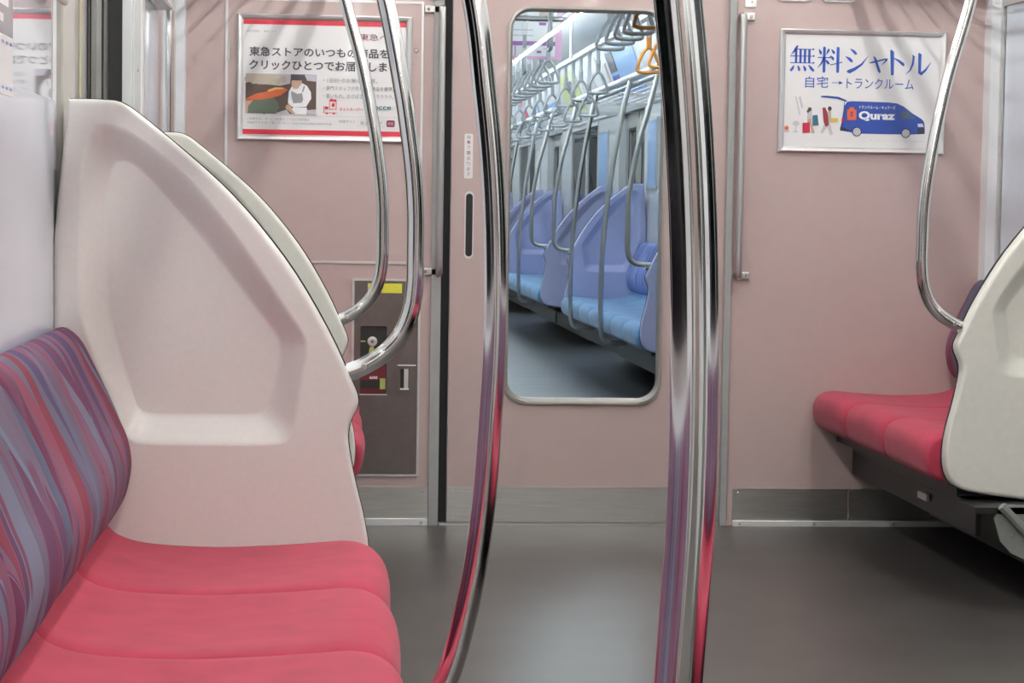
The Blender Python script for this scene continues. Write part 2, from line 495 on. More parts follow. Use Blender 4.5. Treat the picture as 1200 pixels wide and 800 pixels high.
# ------------------------------------------------------------------ end wall with its sliding door
YW = END
DX0, DX1, DTOP = 0.380, 1.338, 1.95
bm = bmesh.new()
bx(bm, XL, DX0 - .033, YW, YW + .07, 0, CEIL); bx(bm, DX1, XR, YW, YW + .07, 0, CEIL); bx(bm, DX0 - .033, DX1, YW, YW + .07, DTOP, CEIL)
structure('wall_end', bm, 'pink')
structure('trim_10', BX(DX0 - .033, DX0, YW - .012, YW + .07, 0, DTOP, bev=.002), 'grey_paint')
structure('trim_11', BX(DX1 - .025, DX1 - .002, YW - .010, YW + .03, 0, DTOP, bev=.002), 'grey_paint')
structure('trim_12', BX(DX0, DX0 + .03, YW + .055, YW + .069, 0, DTOP), 'rubber')

YD = YW + .012             # door face
bm = bmesh.new()
wc = (.85, 1.05)
ring_solid(bm, [(.410, .008), (DX1 - .020, .008), (DX1 - .020, DTOP), (.410, DTOP)], rrect(.600, 1.100, .415, 1.682, .065), YD, YD + .035, wc)
door = structure('door_1', bm, 'pink')
bm = bmesh.new()
A = angles_for(wc, (rrect(.588, 1.112, .398, 1.695, .075), rrect(.603, 1.097, .419, 1.678, .06)), 16)
lo = []
for r0, yy in (((.588, 1.112, .398, 1.695, .075), YD), ((.589, 1.111, .399, 1.694, .074), YD - .010), ((.596, 1.104, .409, 1.686, .068), YD - .012), ((.603, 1.097, .419, 1.678, .06), YD - .004), ((.603, 1.097, .419, 1.678, .06), YD + .030)):
    R = ray_loop(rrect(*r0), wc, A)
    lo.append([(wc[0] + math.cos(a) * q, yy, wc[1] + math.sin(a) * q) for a, q in zip(A, R)])
loft(bm, lo)
finish('window_frame', bm, 'frame_grey', door, smooth=50)
bm = bmesh.new()
prism(bm, rrect(.602, 1.098, .418, 1.679, .06), YD + .014, YD + .019)
finish('pane', bm, 'glass', door)
finish('kick_plate', BX(.411, DX1 - .022, YD - .002, YD, .010, .126), 'steel', door)
bm = bmesh.new()
for x, z in ((.43, .113), (1.29, .113), (.43, .022), (1.29, .022), (.86, .113)): disc(bm, (x, YD - .002, z), (0, -1, 0), .003, .0015)
finish('screw', bm, 'alu', door)
h = finish('pull_handle', prism(bmesh.new(), rrect(.455, .485, .872, 1.092, .0149), YD - .003, YD), 'alu', door)
finish('grip_recess', prism(bmesh.new(), rrect(.459, .481, .880, 1.084, .0108), YD - .0045, YD - .003), 'black', h)
finish('floor_track', BX(.383, DX1, YD - .006, YD + .03, 0, .007), 'steel', door)

# writing helpers ----------------------------------------------------
def glyphs(body, bold=0.0):
    c = bpy.data.curves.new('t', 'FONT'); c.body = body; c.size = 1.0; c.fill_mode = 'FRONT'; c.resolution_u = 3
    c.offset = bold
    o = bpy.data.objects.new('t', c); COL.objects.link(o)
    bpy.context.view_layer.update()
    me = bpy.data.meshes.new_from_object(o.evaluated_get(bpy.context.evaluated_depsgraph_get()))
    bpy.data.objects.remove(o); bpy.data.curves.remove(c)
    b = bmesh.new(); b.from_mesh(me); bpy.data.meshes.remove(me)
    return b

class Sheet:
    """a flat print: u to the right, v up, in metres from the lower left corner, on a wall facing -y"""
    def __init__(s, x0, z0, y, k, parent, kv=None):
        s.x0, s.z0, s.y, s.k, s.parent, s.kv = x0, z0, y, k, parent, kv or k
    def P(s, u, v, layer): return (s.x0 + u * s.k, s.y - .0004 * layer, s.z0 + v * s.kv)
    def text(s, name, body, u0, u1, v0, v1, m, layer=3, bold=0.0):
        b = glyphs(body, bold)
        if not b.verts: return None
        xs = [v.co.x for v in b.verts]; ys = [v.co.y for v in b.verts]
        ax, bx_, ay, by = min(xs), max(xs), min(ys), max(ys)
        for v in b.verts:
            v.co = Vector(s.P(u0 + (v.co.x - ax) / (bx_ - ax) * (u1 - u0), v0 + (v.co.y - ay) / (by - ay) * (v1 - v0), layer))
        return s.flat(name, b, m)
    def flat(s, name, b, m):
        bmesh.ops.recalc_face_normals(b, faces=b.faces)
        for f in b.faces:
            if f.normal.y > 0: f.normal_flip()
        c = finish(name, b, m, s.parent)
        me = c.data
        return c
    def polys(s, name, polys, m, layer=2):
        b = bmesh.new()
        for p in polys:
            vs = [b.verts.new(s.P(u, v, layer)) for u, v in p]
            try: b.faces.new(vs)
            except ValueError: pass
        bmesh.ops.triangulate(b, faces=b.faces)
        return s.flat(name, b, m)

def rect(u0, u1, v0, v1): return [(u0, v0), (u1, v0), (u1, v1), (u0, v1)]
def ell(cu, cv, a, b, n=20, t0=0, t1=360): return [(cu + a * math.cos(math.radians(t0 + (t1 - t0) * i / n)), cv + b * math.sin(math.radians(t0 + (t1 - t0) * i / n))) for i in range(n + (0 if t1 - t0 == 360 else 1))]
def ribbon(pts):
    """brush stroke outline from (u, v, width) points"""
    L_, R_ = [], []
    for i, (u, v, w) in enumerate(pts):
        a = pts[max(i - 1, 0)]; b = pts[min(i + 1, len(pts) - 1)]
        dx, dy = b[0] - a[0], b[1] - a[1]; l = math.hypot(dx, dy) or 1
        L_.append((u - dy / l * w / 2, v + dx / l * w / 2)); R_.append((u + dy / l * w / 2, v - dx / l * w / 2))
    return L_ + R_[::-1]

def frame_poster(name, x0, x1, z0, z1, label, YW=YW):
    t = thing(name, ((x0 + x1) / 2, YW, z0), label, 'poster')
    f = bmesh.new(); c = ((x0 + x1) / 2, (z0 + z1) / 2); loops = []
    Q = lambda d: [(x0 + d, z0 + d), (x1 - d, z0 + d), (x1 - d, z1 - d), (x0 + d, z1 - d)]
    for d, y in ((0, YW - .001), (.001, YW - .013), (.005, YW - .016), (.013, YW - .014), (.019, YW - .008), (.019, YW - .005)):
        loops.append([(p[0], y, p[1]) for p in Q(d)])
    loft(f, loops)
    finish('frame', f, 'alu', t)
    finish('sheet', BX(x0 + .012, x1 - .012, YW - .006, YW - .003, z0 + .012, z1 - .012), 'paper', t)
    return t

# hinged access panel on the left of the end wall
ap = thing('access_panel', (0, YW, .855), 'pink hinged wall panel with pale edging behind the red-striped poster', 'panel')
finish('panel', BX(-.312, .307, YW - .003, YW, .860, 1.690), 'pink', ap)
bm = bmesh.new()
bx(bm, -.320, -.312, YW - .005, YW, .852, 1.698); bx(bm, .307, .314, YW - .005, YW, .852, 1.698)
bx(bm, -.312, .307, YW - .005, YW, .852, .860); bx(bm, -.312, .307, YW - .005, YW, 1.690, 1.698)
finish('edging', bm, 'alu', ap)
finish('hinge', tube(bmesh.new(), [(-.309, YW - .005, 1.500), (-.309, YW - .005, 1.556)], .004, 10), 'steel', ap)
finish('lock', disc(bmesh.new(), (.291, YW - .003, 1.542), (0, -1, 0), .008, .005, 18), 'chrome', ap)
structure('trim_13', BX(-.320, -.314, YW - .003, YW, .13, .852), 'alu')

# left poster ---------------------------------------------------------
PL = frame_poster('framed_poster', -.282, .276, 1.243, 1.648, 'aluminium framed grocery delivery poster with red stripes and a market photo', YW - .004)
# print measured on a 970 x 710 unit sheet, u from its left edge, v from its lower edge
s = Sheet(-.263, 1.262, YW - .0102, .520 / 970, PL, .367 / 710)
Y = lambda y: 710 - (y - 55) 
X = lambda x: x - 70
s.polys('red_stripe', [rect(-2, 972, 680, 709)], 'ink_red'); s.polys('red_stripe', [rect(-2, 972, 2, 33)], 'ink_red')
s.text('headline', '東急ストアのいつもの商品を', 35, 868, Y(281), Y(222), 'ink_dark', bold=.022)
s.text('headline', 'クリックひとつでお届けします', 35, 925, Y(365), Y(304), 'ink_dark', bold=.022)
s.text('service_name', '東急ベル', 690, 925, Y(172), Y(130), 'ink_burgundy')
s.text('small_print', '東急百貨店 ・ 東急ストア', 20, 195, Y(134), Y(121), 'ink_grey')
for body, x1, y in (('・1日5便のお届け時間帯。', 800, 424), ('・専門スタッフが売り場の商品を厳選。', 900, 472), ('・重いもの、かさばるものもラクラク。', 900, 520)):
    s.text('bullet_line', body, 478, x1, Y(y + 14) + 2, Y(y - 14) + 2, 'ink_grey', bold=.008)
s.text('shop_name', 'ネットスーパー', 575, 715, Y(610), Y(588), 'ink_red', bold=.02)
s.text('shop_name', 'Precce', 735, 885, Y(598), Y(566), 'ink_teal', bold=.02)
s.text('small_print', 'プレッセ ネットスーパー', 770, 870, Y(612), Y(601), 'ink_grey')
u0, v0 = 480, Y(632)       # little red house with shopping bags
s.polys('house_logo', [rect(u0, u0 + 80, v0 + 8, v0 + 12), rect(u0, u0 + 4, v0 + 8, v0 + 52), rect(u0 + 34, u0 + 78, v0 + 30, v0 + 34), rect(u0 + 34, u0 + 38, v0 + 30, v0 + 84), rect(u0 + 74, u0 + 78, v0 + 30, v0 + 84),
    ell(u0 + 18, v0 + 40, 12, 9), ell(u0 + 48, v0 + 88, 13, 9), ell(u0 + 68, v0 + 86, 11, 8), ell(u0 + 58, v0 + 58, 9, 12), ell(u0 + 20, v0 + 4, 7, 4), ell(u0 + 62, v0 + 4, 7, 4)], 'ink_red')
s.polys('rule_line', [rect(10, 950, Y(646), Y(644))], 'ink_palegrey')
s.text('small_print', 'ご利用方法、サービス対象エリアなどの詳細は', 25, 395, Y(676), Y(658), 'ink_grey')
s.text('small_print', 'WEBサイトをご覧ください。http://www.tokyu-store.co.jp', 25, 530, Y(701), Y(682), 'ink_grey')
s.text('small_print', 'WEBサイト', 570, 672, Y(684), Y(664), 'ink_grey')
box_ = lambda a, b, c, d, w: [rect(a, b, c, c + w), rect(a, b, d - w, d), rect(a, a + w, c, d), rect(b - w, b, c, d)]
s.polys('search_box', box_(685, 845, Y(704), Y(662), 2), 'ink_palegrey')
s.text('search_term', '東急ストア', 700, 835, Y(696), Y(670), 'ink_grey')
r_ = rrect(858, 908, Y(704), Y(662), 10)
s.polys('search_button', [r_], 'ink_burgundy'); s.text('search_word', '検索', 866, 900, Y(692), Y(674), 'ink_pink', layer=4)
# the printed market photograph
pu = lambda x: X(85) + x * .42; pv = lambda y: Y(635) + (600 - y) * .49       # from a 1000 x 500 crop (y 75-575)
q = lambda pts: [(X(85) + (x - 75) * .505, Y(635) + (572 - y) * .505) for x, y in pts]
s.polys('market_photo', [q([(75, 85), (908, 85), (908, 572), (75, 572)])], 'ink_brown', 1)
s.polys('photo_shelf', [q([(75, 85), (610, 85), (600, 200), (480, 230), (330, 215), (230, 215), (120, 190), (75, 200)])], 'ink_cream', 2)
s.polys('photo_boxes', [q([(390, 150), (480, 90), (600, 85), (600, 190), (500, 225), (400, 215)])], 'ink_lilac', 3)
s.polys('photo_boxes', [q([(770, 90), (905, 85), (905, 170), (800, 160)])], 'ink_lilac', 3)
s.polys('photo_bags', [q(ell(100 + 70 * i, 150 + 22 * (i % 2), 38, 42, 12)) for i in range(7)], 'ink_cream', 4)
s.polys('photo_carrots', [q([(85, 390), (200, 330), (330, 300), (350, 270), (520, 250), (575, 275), (490, 345), (380, 380), (230, 405), (90, 415)])], 'ink_carrot', 4)
s.polys('photo_peppers', [q([(335, 285), (420, 250), (515, 248), (530, 268), (430, 275), (350, 305)])], 'ink_yellow', 5)
s.polys('photo_greens', [q([(110, 480), (160, 420), (240, 405), (400, 375), (455, 420), (475, 500), (440, 560), (300, 572), (100, 572)])], 'ink_green', 5)
s.polys('photo_greens', [q(ell(170 + 62 * i, 450 + 50 * (i % 3), 34, 30, 10)) for i in range(5)], 'ink_green', 6)
s.polys('photo_potatoes', [q([(75, 410), (150, 400), (180, 430), (110, 490), (110, 570), (75, 572)])], 'ink_tan', 4)
s.polys('clerk_shirt', [q([(585, 300), (620, 230), (690, 260), (740, 190), (800, 225), (845, 300), (850, 380), (790, 480), (640, 490), (575, 440)]), ], 'ink_white', 7)
s.polys('clerk_lap', [q([(640, 490), (800, 490), (800, 572), (660, 572), (600, 530)])], 'ink_white', 7)
s.polys('clerk_face', [q([(618, 160), (740, 155), (735, 200), (690, 260), (640, 262), (615, 215)])], 'ink_tan', 8)
s.polys('clerk_hand', [q(ell(585, 490, 38, 36, 14))], 'ink_tan', 8)
s.polys('photo_fruit', [q([(570, 520), (620, 510), (665, 570), (630, 572)])], 'ink_tan', 8)
s.polys('clerk_cap', [q([(617, 90), (770, 85), (768, 150), (740, 160), (620, 160)])], 'ink_dark', 9)
s.polys('clerk_apron', [q([(610, 300), (625, 295), (690, 325), (740, 310), (755, 390), (740, 430), (640, 440), (620, 380)]), q([(738, 300), (760, 225), (778, 230), (752, 305)])], 'ink_grey', 9)
s.polys('photo_counter', [q([(440, 560), (560, 520), (600, 572), (430, 572)])], 'ink_lilac', 8)
s.polys('photo_counter', [q([(800, 520), (908, 510), (908, 572), (810, 572)])], 'ink_lilac', 8)

# right poster --------------------------------------------------------
PR = frame_poster('framed_poster', 1.480, 2.036, 1.237, 1.640, 'aluminium framed white poster with large blue characters and a blue van')
s = Sheet(1.499, 1.256, YW - .0062, .518 / 935, PR, .365 / 690)      # 935 x 690 units
X = lambda x: x - 75
Y = lambda y: 690 - (y - 55) * .985
def big(name, x0, x1, y0, y1, strokes, wk=1.0):
    a, b, c, d = X(x0), X(x1), Y(y1), Y(y0)
    k = (d - c)
    s.polys(name, [ribbon([(a + u * (b - a), c + v * (d - c), w * k * wk) for u, v, w in st]) for st in strokes], 'ink_blue', 3)
H = lambda x0, x1, y, y2=None: [(x0, y, .035), (x1 - .08, y2 or y, .03), (x1 - .04, (y2 or y) + .015, .075), (x1, (y2 or y), .02)]
big('headline_character', 103, 250, 124, 288, [
    [(.30, 1.0, .06), (.24, .9, .09), (.14, .76, .06), (.03, .66, .015)], H(.16, .98, .86), H(.0, 1.0, .60), H(.0, 1.0, .34),
    *[[(x, .86, .085), (x, .34, .085)] for x in (.24, .42, .60, .78)],
    [(.16, .24, .03), (.10, .12, .10), (.02, .03, .09)], [(.32, .24, .03), (.37, .12, .10), (.38, .03, .06)], [(.55, .24, .03), (.61, .13, .10), (.63, .03, .06)], [(.76, .26, .03), (.87, .14, .11), (.98, .03, .07)]])
big('headline_character', 268, 415, 128, 290, [
    [(.05, .90, .03), (.12, .78, .10), (.13, .70, .05)], [(.46, .92, .06), (.42, .82, .08), (.35, .70, .015)], H(.0, .54, .58),
    [(.26, 1.0, .07), (.27, .95, .10), (.27, .05, .10), (.27, .0, .06)], [(.26, .58, .07), (.16, .36, .06), (.0, .18, .015)], [(.28, .52, .02), (.40, .42, .09), (.47, .33, .07)],
    [(.56, .90, .03), (.65, .80, .10), (.68, .73, .05)], [(.53, .66, .03), (.62, .56, .10), (.65, .49, .05)], [(.52, .30, .035), (.95, .40, .035), (1.0, .42, .06)],
    [(.82, 1.0, .07), (.83, .95, .11), (.83, .05, .11), (.83, .0, .06)]])
big('headline_character', 437, 575, 138, 288, [
    [(.20, 1.0, .03), (.34, .90, .12), (.44, .80, .10), (.46, .76, .03)], [(.0, .68, .03), (.16, .58, .12), (.27, .48, .11), (.29, .44, .03)],
    [(.06, .06, .05), (.16, .05, .16), (.40, .16, .13), (.70, .36, .08), (1.0, .74, .01)]])
big('headline_character', 580, 690, 182, 284, [
    [(.0, .60, .06), (.20, .64, .10), (.85, .84, .09), (1.0, .86, .07)], [(.99, .86, .10), (.88, .70, .09), (.66, .48, .015)], [(.24, 1.0, .05), (.32, .86, .13), (.56, .10, .15), (.60, .0, .08)]])
big('headline_character', 703, 792, 140, 298, [
    [(.06, 1.0, .06), (.18, .92, .12), (.20, .06, .12), (.18, .0, .09)], [(.22, .70, .02), (.62, .58, .09), (.92, .44, .12), (.98, .38, .04)]])
big('headline_character', 800, 955, 155, 295, [
    [(.26, .90, .05), (.31, .84, .10), (.28, .50, .09), (.18, .22, .06), (.0, .02, .01)], [(.50, 1.0, .06), (.56, .94, .12), (.55, .10, .12), (.60, .06, .14), (.78, .24, .09), (1.0, .62, .01)]])
s.text('subheading', '自宅', X(197), X(335), Y(386), Y(314), 'ink_blue')
s.polys('arrow', [rect(X(357), X(402), Y(354), Y(350)), [(X(400), Y(340)), (X(424), Y(352)), (X(400), Y(364))]], 'ink_blue', 3)
s.text('subheading', 'トランクルーム', X(446), X(852), Y(386), Y(320), 'ink_blue')
vp = lambda pts: [(X(x), Y(y)) for x, y in pts]
van = s.polys('van_picture', [vp([(415, 650), (418, 615), (428, 600), (435, 500), (452, 470), (480, 465), (700, 468), (755, 474), (795, 492), (850, 535), (905, 568), (920, 585), (926, 610), (926, 660), (900, 664), (840, 668), (540, 668), (440, 655)])], 'van_blue', 2)
s.polys('van_bumper', [vp([(880, 624), (926, 626), (927, 662), (886, 666)])], 'van_dark', 3)
s.polys('van_bumper', [vp([(413, 630), (440, 632), (480, 655), (415, 652)])], 'van_dark', 3)
s.polys('van_window', [vp([(775, 525), (812, 520), (868, 562), (862, 570), (780, 568), (772, 550)])], 'ink_glass', 3)
s.polys('van_headlamp', [vp([(882, 600), (910, 597), (922, 618), (886, 620)])], 'ink_palegrey', 3)
s.polys('van_tail_lamp', [vp([(422, 572), (434, 570), (432, 600), (420, 602)])], 'ink_red', 3)
for cx_, cy_ in ((515, 656), (812, 660)):
    s.polys('van_tyre', [vp(ell(cx_, cy_, 29, 30, 24))], 'van_dark', 4)
    s.polys('van_wheel', [vp(ell(cx_, cy_, 23, 24, 24))], 'ink_palegrey', 5)
    s.polys('van_wheel_slot', [vp(ell(cx_ + 13 * math.cos(k * 1.047), cy_ + 13 * math.sin(k * 1.047), 3.4, 3.4, 8)) for k in range(6)], 'ink_grey', 6)
s.polys('van_tail_door', [vp([(294, 436), (330, 434), (400, 440), (452, 462), (446, 470), (390, 452), (296, 444)]), vp([(434, 470), (438, 470), (436, 520), (432, 520)])], 'van_blue', 3)
s.text('van_small_lettering', 'トランクルーム・キュラーズ', X(527), X(745), Y(512), Y(490), 'ink_white', bold=.012)
s.text('van_lettering', 'Quraz', X(524), X(745), Y(588), Y(526), 'ink_white', bold=.045)
s.polys('van_emblem', [vp([(453, 520), (466, 518), (468, 504), (494, 504), (497, 518), (510, 520), (510, 582), (456, 584)])], 'ink_orange', 3)
s.polys('emblem_mark', [vp(rect(478, 486, 535, 558)), vp(rect(473, 491, 532, 537)), vp(rect(473, 491, 556, 561))], 'van_blue', 4)
# small printed figures carrying their things
s.polys('toy_bear', [vp(ell(92, 660, 17, 10, 14))], 'ink_lilac', 2); s.polys('toy_bear_head', [vp(ell(91, 641, 13, 14, 14))], 'ink_carrot', 3)
s.polys('fan_picture', [vp(ell(147, 612, 20, 17, 16)), vp(rect(143, 151, 628, 660)), vp(ell(145, 664, 16, 5, 12))], 'ink_palegrey', 2)
s.polys('tall_boards', [vp([(140, 442), (146, 440), (172, 556), (166, 560)]), vp([(160, 445), (172, 443), (188, 512), (178, 514)])], 'ink_lilac', 2)
s.polys('woman_skirt', [vp([(214, 545), (242, 540), (240, 610), (216, 612)]), vp([(232, 610), (240, 608), (262, 668), (244, 672)])], 'ink_tan', 2)
s.polys('woman_top', [vp([(215, 535), (240, 535), (242, 580), (213, 582)])], 'ink_palegrey', 3)
s.polys('woman_hair', [vp(ell(228, 522, 12, 14, 14)), vp(ell(218, 534, 8, 10, 10))], 'ink_brown', 4)
s.polys('red_suitcase', [vp([(187, 608), (230, 603), (233, 668), (188, 670)])], 'ink_suitcase', 4)
s.polys('teal_bag', [vp([(245, 560), (275, 555), (284, 620), (246, 624)])], 'ink_bagteal', 4)
s.polys('man_trousers', [vp([(322, 605), (350, 600), (372, 676), (354, 682), (336, 632), (306, 674), (296, 662)])], 'ink_palegrey', 2)
s.polys('man_top', [vp([(335, 530), (356, 530), (360, 602), (326, 606)])], 'ink_cream', 3)
s.polys('man_hair', [vp(ell(348, 515, 12, 15, 14))], 'ink_brown', 4)
s.polys('maroon_instrument_case', [vp([(304, 510), (322, 508), (334, 540), (340, 570), (344, 620), (326, 630), (314, 600), (310, 550)])], 'ink_maroon', 5)
s.polys('tan_box', [vp([(356, 575), (398, 572), (400, 598), (358, 602)])], 'ink_yellow', 5)
s.text('small_print', '※詳しくはホームページをご覧ください。一部地域を除きます。', X(590), X(950), Y(714), Y(705), 'ink_palegrey')

# door sticker with its vertical line of characters
st = thing('door_sticker', (.4655, YD, 1.136), 'narrow white sticker with a vertical line of small characters above the black door pull', 'sticker')
finish('label_strip', prism(bmesh.new(), rrect(.4515, .4795, 1.133, 1.278, .005), YD - .001, YD), 'paper', st)
s = Sheet(.4515, 1.133, YD - .0012, 1.0, st)
for i, ch in enumerate('自動で閉まります'):
    v = .128 - i * .0172
    s.text('character', ch, .0085, .0195, v, v + .0125, 'ink_burgundy' if i in (1, 3) else 'ink_grey', 1, bold=.01)

# fire extinguisher cabinet ------------------------------------------------
fc = thing('extinguisher_cabinet', (.205, YW, .165), 'brown fire extinguisher cabinet door with yellow label, set low in the end wall', 'cabinet')
bm = bmesh.new()
bx(bm, .093, .100, YW - .006, YW, .160, .803); bx(bm, .308, .315, YW - .006, YW, .160, .803)
bx(bm, .100, .308, YW - .006, YW, .797, .803); bx(bm, .100, .308, YW - .006, YW, .160, .167)
finish('frame', bm, 'alu', fc)
bm = bmesh.new()
wcx = (.164, .540)
ring_solid(bm, [(.101, .168), (.307, .168), (.307, .796), (.101, .796)], rrect(.121, .207, .430, .650, .006), YW - .005, YW - .001, wcx)
dr = finish('door', bm, 'brown', fc)
finish('window_edge', ring_solid(bmesh.new(), rrect(.117, .211, .426, .654, .008), rrect(.121, .207, .430, .650, .006), YW - .0062, YW - .005, wcx), 'brown', dr)
finish('sill_lip', BX(.119, .209, YW - .0075, YW - .0062, .4255, .4290), 'alu', dr)
finish('dark_inside', BX(.117, .211, YW - .0008, YW - .0002, .425, .655), 'dark_inside', fc)
finish('yellow_label', BX(.143, .254, YW - .006, YW - .005, .758, .789), 'yellow_tape', fc)
bm = bmesh.new()
finish('extinguisher_body', prism(bm, rrect(.123, .205, .432, .520, .006), YW - .0014, YW - .0008), 'ext_red', fc)
finish('extinguisher_band', BX(.124, .204, YW - .0018, YW - .0014, .447, .474), 'dark_inside', fc)
finish('gauge', disc(bmesh.new(), (.160, YW - .001, .600), (0, -1, 0), .016, .0025, 20), 'alu', fc)
finish('gauge_hub', disc(bmesh.new(), (.160, YW - .0035, .600), (0, -1, 0), .006, .001, 14), 'bracket', fc)
bm = bmesh.new(); prism(bm, [(.146, .548), (.160, .548), (.166, .582), (.152, .582)], YW - .002, YW - .001)
finish('valve_handle', bm, 'olive', fc)
bm = bmesh.new(); prism(bm, [(.186, .445), (.204, .445), (.204, .480), (.186, .480)], YW - .0026, YW - .0018)
finish('valve_tag', bm, 'olive', fc)
bm = bmesh.new(); bx(bm, .122, .138, YW - .002, YW - .001, .598, .603)
finish('pin', bm, 'olive', fc)
s = Sheet(0, 0, YW - .0018, 1.0, fc)
s.text('cylinder_lettering', '600', .152, .178, .478, .487, 'ink_white', 1, bold=.02)
lt = finish('latch_plate', ring_solid(bmesh.new(), rrect(.243, .302, .430, .526, .004), rrect(.252, .280, .446, .512, .003), YW - .008, YW - .005, (.266, .479)), 'brown', fc)
finish('latch_recess', BX(.252, .280, YW - .0055, YW - .005, .446, .512), 'black', lt)
finish('latch_tongue', BX(.264, .278, YW - .0075, YW - .0056, .448, .512), 'alu', lt)
bm = bmesh.new(); bx(bm, .243, .302, YW - .0095, YW - .008, .522, .526); 
finish('latch_lip', bm, 'alu_bright', lt)
finish('finger_lip', BX(.252, .280, YW - .0095, YW - .0076, .444, .449), 'alu_bright', lt)

# kick plates, skirting strips
bm = bmesh.new(); bx(bm, XL + .001, .346, YW - .003, YW, .022, .126)
k1 = structure('baseboard_left', bm, 'steel')
bm = bmesh.new()
for x, z in ((.328, .110), (.0, .110), (-.3, .11)): disc(bm, (x, YW - .003, z), (0, -1, 0), .0035, .002)
finish('screw', bm, 'chrome', k1)
bm = bmesh.new(); bx(bm, XL + .001, .346, YW - .016, YW - .003, 0, .022, bev=.001)
finish('floor_strip', bm, 'alu_bright', k1)
bm = bmesh.new()
for x in (.325, .05): disc(bm, (x, YW - .016, .011), (0, -1, 0), .0045, .002)
finish('strip_screw', bm, 'steel', k1)
bm = bmesh.new(); bx(bm, DX1 + .018, 1.744, YW - .003, YW, .018, .124); bx(bm, 1.747, XR - .001, YW - .003, YW, .018, .124)
k2 = structure('baseboard_right', bm, 'steel')
bm = bmesh.new()
for x, z in ((1.375, .110), (1.618, .110), (1.752, .11), (1.752, .035), (2.0, .11)): disc(bm, (x, YW - .003, z), (0, -1, 0), .0035, .002)
finish('screw', bm, 'chrome', k2)
bm = bmesh.new(); bx(bm, DX1 + .018, XR - .001, YW - .016, YW - .003, 0, .018, bev=.001)
finish('floor_strip', bm, 'alu_bright', k2)
bm = bmesh.new()
for x in (1.38, 1.63, 1.9): disc(bm, (x, YW - .016, .009), (0, -1, 0), .0045, .002)
finish('strip_screw', bm, 'steel', k2)

# upright grab handles each side of the end door
def grab(x, x_b, label):
    t = thing('grab_handle', (x, YW, .82), label, 'handle')
    b = bmesh.new(); yb = YW - .035
    pts = spline([(x, YW - .004, .829), (x, yb + .010, .829), (x, yb, .842), (x, yb, 1.0), (x, yb, 1.5), (x, yb, 1.660), (x, yb + .010, 1.674), (x, YW - .004, 1.674)], 6)
    finish('bar', tube(b, pts, .0115, 14), 'steel_v', t)
    for z in (.829, 1.674):
        f = BX(min(x, x_b), max(x, x_b), YW - .012, YW, z - .012, z + .012, bev=.003)
        fo = finish('foot', f, 'steel', t)
        finish('screw', disc(bmesh.new(), (x_b + (.013 if x_b < x else -.013), YW - .012, z), (0, -1, 0), .005, .003), 'chrome', fo)
    return t
grab(.372, .315, 'upright steel grab handle on the wall left of the end door')
grab(1.353, 1.395, 'upright steel grab handle on the wall right of the end door')
for x0, x1, nm, lb in ((1.362, 1.400, 'wall_plate', 'small pale plate on the wall above the right grab handle'), (.333, .375, 'wall_plate', 'small pale plate on the wall above the left grab handle')):
    t = thing(nm, ((x0 + x1) / 2, YW, 1.708), lb, 'plate')
    finish('plate', BX(x0, x1, YW - .018 if x0 < 1 else YW - .006, YW - .012 if x0 < 1 else YW, 1.705, 1.82, bev=.002), 'alu_bright', t)
    finish('screw', disc(bmesh.new(), ((x0 + x1) / 2 + .004, YW - .018 if x0 < 1 else YW - .006, 1.722), (0, -1, 0), .004, .002), 'steel', t)
for x0, x1, lb in ((1.466, 1.582, 'steel rimmed plate at the top of the wall, left of a similar one'), (1.614, 1.730, 'steel rimmed plate at the top of the wall, right of a similar one')):
    t = thing('switch_plate', ((x0 + x1) / 2, YW, 1.73), lb, 'plate')
    finish('rim', prism(bmesh.new(), rrect(x0, x1, 1.729, 1.86, .018), YW - .008, YW), 'alu', t)
    finish('face', prism(bmesh.new(), rrect(x0 + .006, x1 - .006, 1.735, 1.854, .014), YW - .010, YW - .008), 'bracket', t)

# ------------------------------------------------------------------ partitions
OUT = [(-.474, 1.219), (-.375, 1.219), (-.352, 1.213), (-.323, 1.192), (-.263, 1.144), (-.196, 1.087), (-.15, 1.042), (-.105, .990), (-.059, .930), (-.021, .870), (.018, .8), (.040, .752), (.059, .712), (.065, .694), (.063, .678),
       (.054, .660), (.048, .645), (.0465, .622), (.051, .59), (.060, .545), (.077, .48), (.086, .43), (.087, .385), (.078, .343), (.055, .316), (.015, .303), (-.14, .282), (-.474, .24)]
REC0 = [(-.425, 1.170), (-.372, 1.178), (-.33, 1.158), (-.242, 1.090), (-.18, 1.018), (-.126, .945), (-.070, .862), (-.027, .800), (-.028, .770), (-.036, .735), (-.047, .650), (-.055, .625), (-.075, .611), (-.2, .611), (-.322, .611), (-.345, .622), (-.355, .655), (-.428, .825), (-.432, .9)]
REC1 = [(-.382, 1.105), (-.355, 1.118), (-.315, 1.090), (-.235, 1.000), (-.178, .930), (-.12, .855), (-.074, .795), (-.076, .765), (-.082, .73), (-.093, .690), (-.100, .672), (-.120, .661), (-.2, .661), (-.312, .661), (-.326, .668), (-.335, .69), (-.378, .825), (-.383, .9)]
PC = (-.19, .80)
def _loops():
    o = chaikin(OUT, 1); a = chaikin(REC0, 2); b = chaikin(REC1, 2)
    A = angles_for(PC, (o,), 150)
    return A, ray_loop(o, PC, A), ray_loop(a, PC, A), ray_loop(b, PC, A)
PA, RO, RA, RB = _loops()

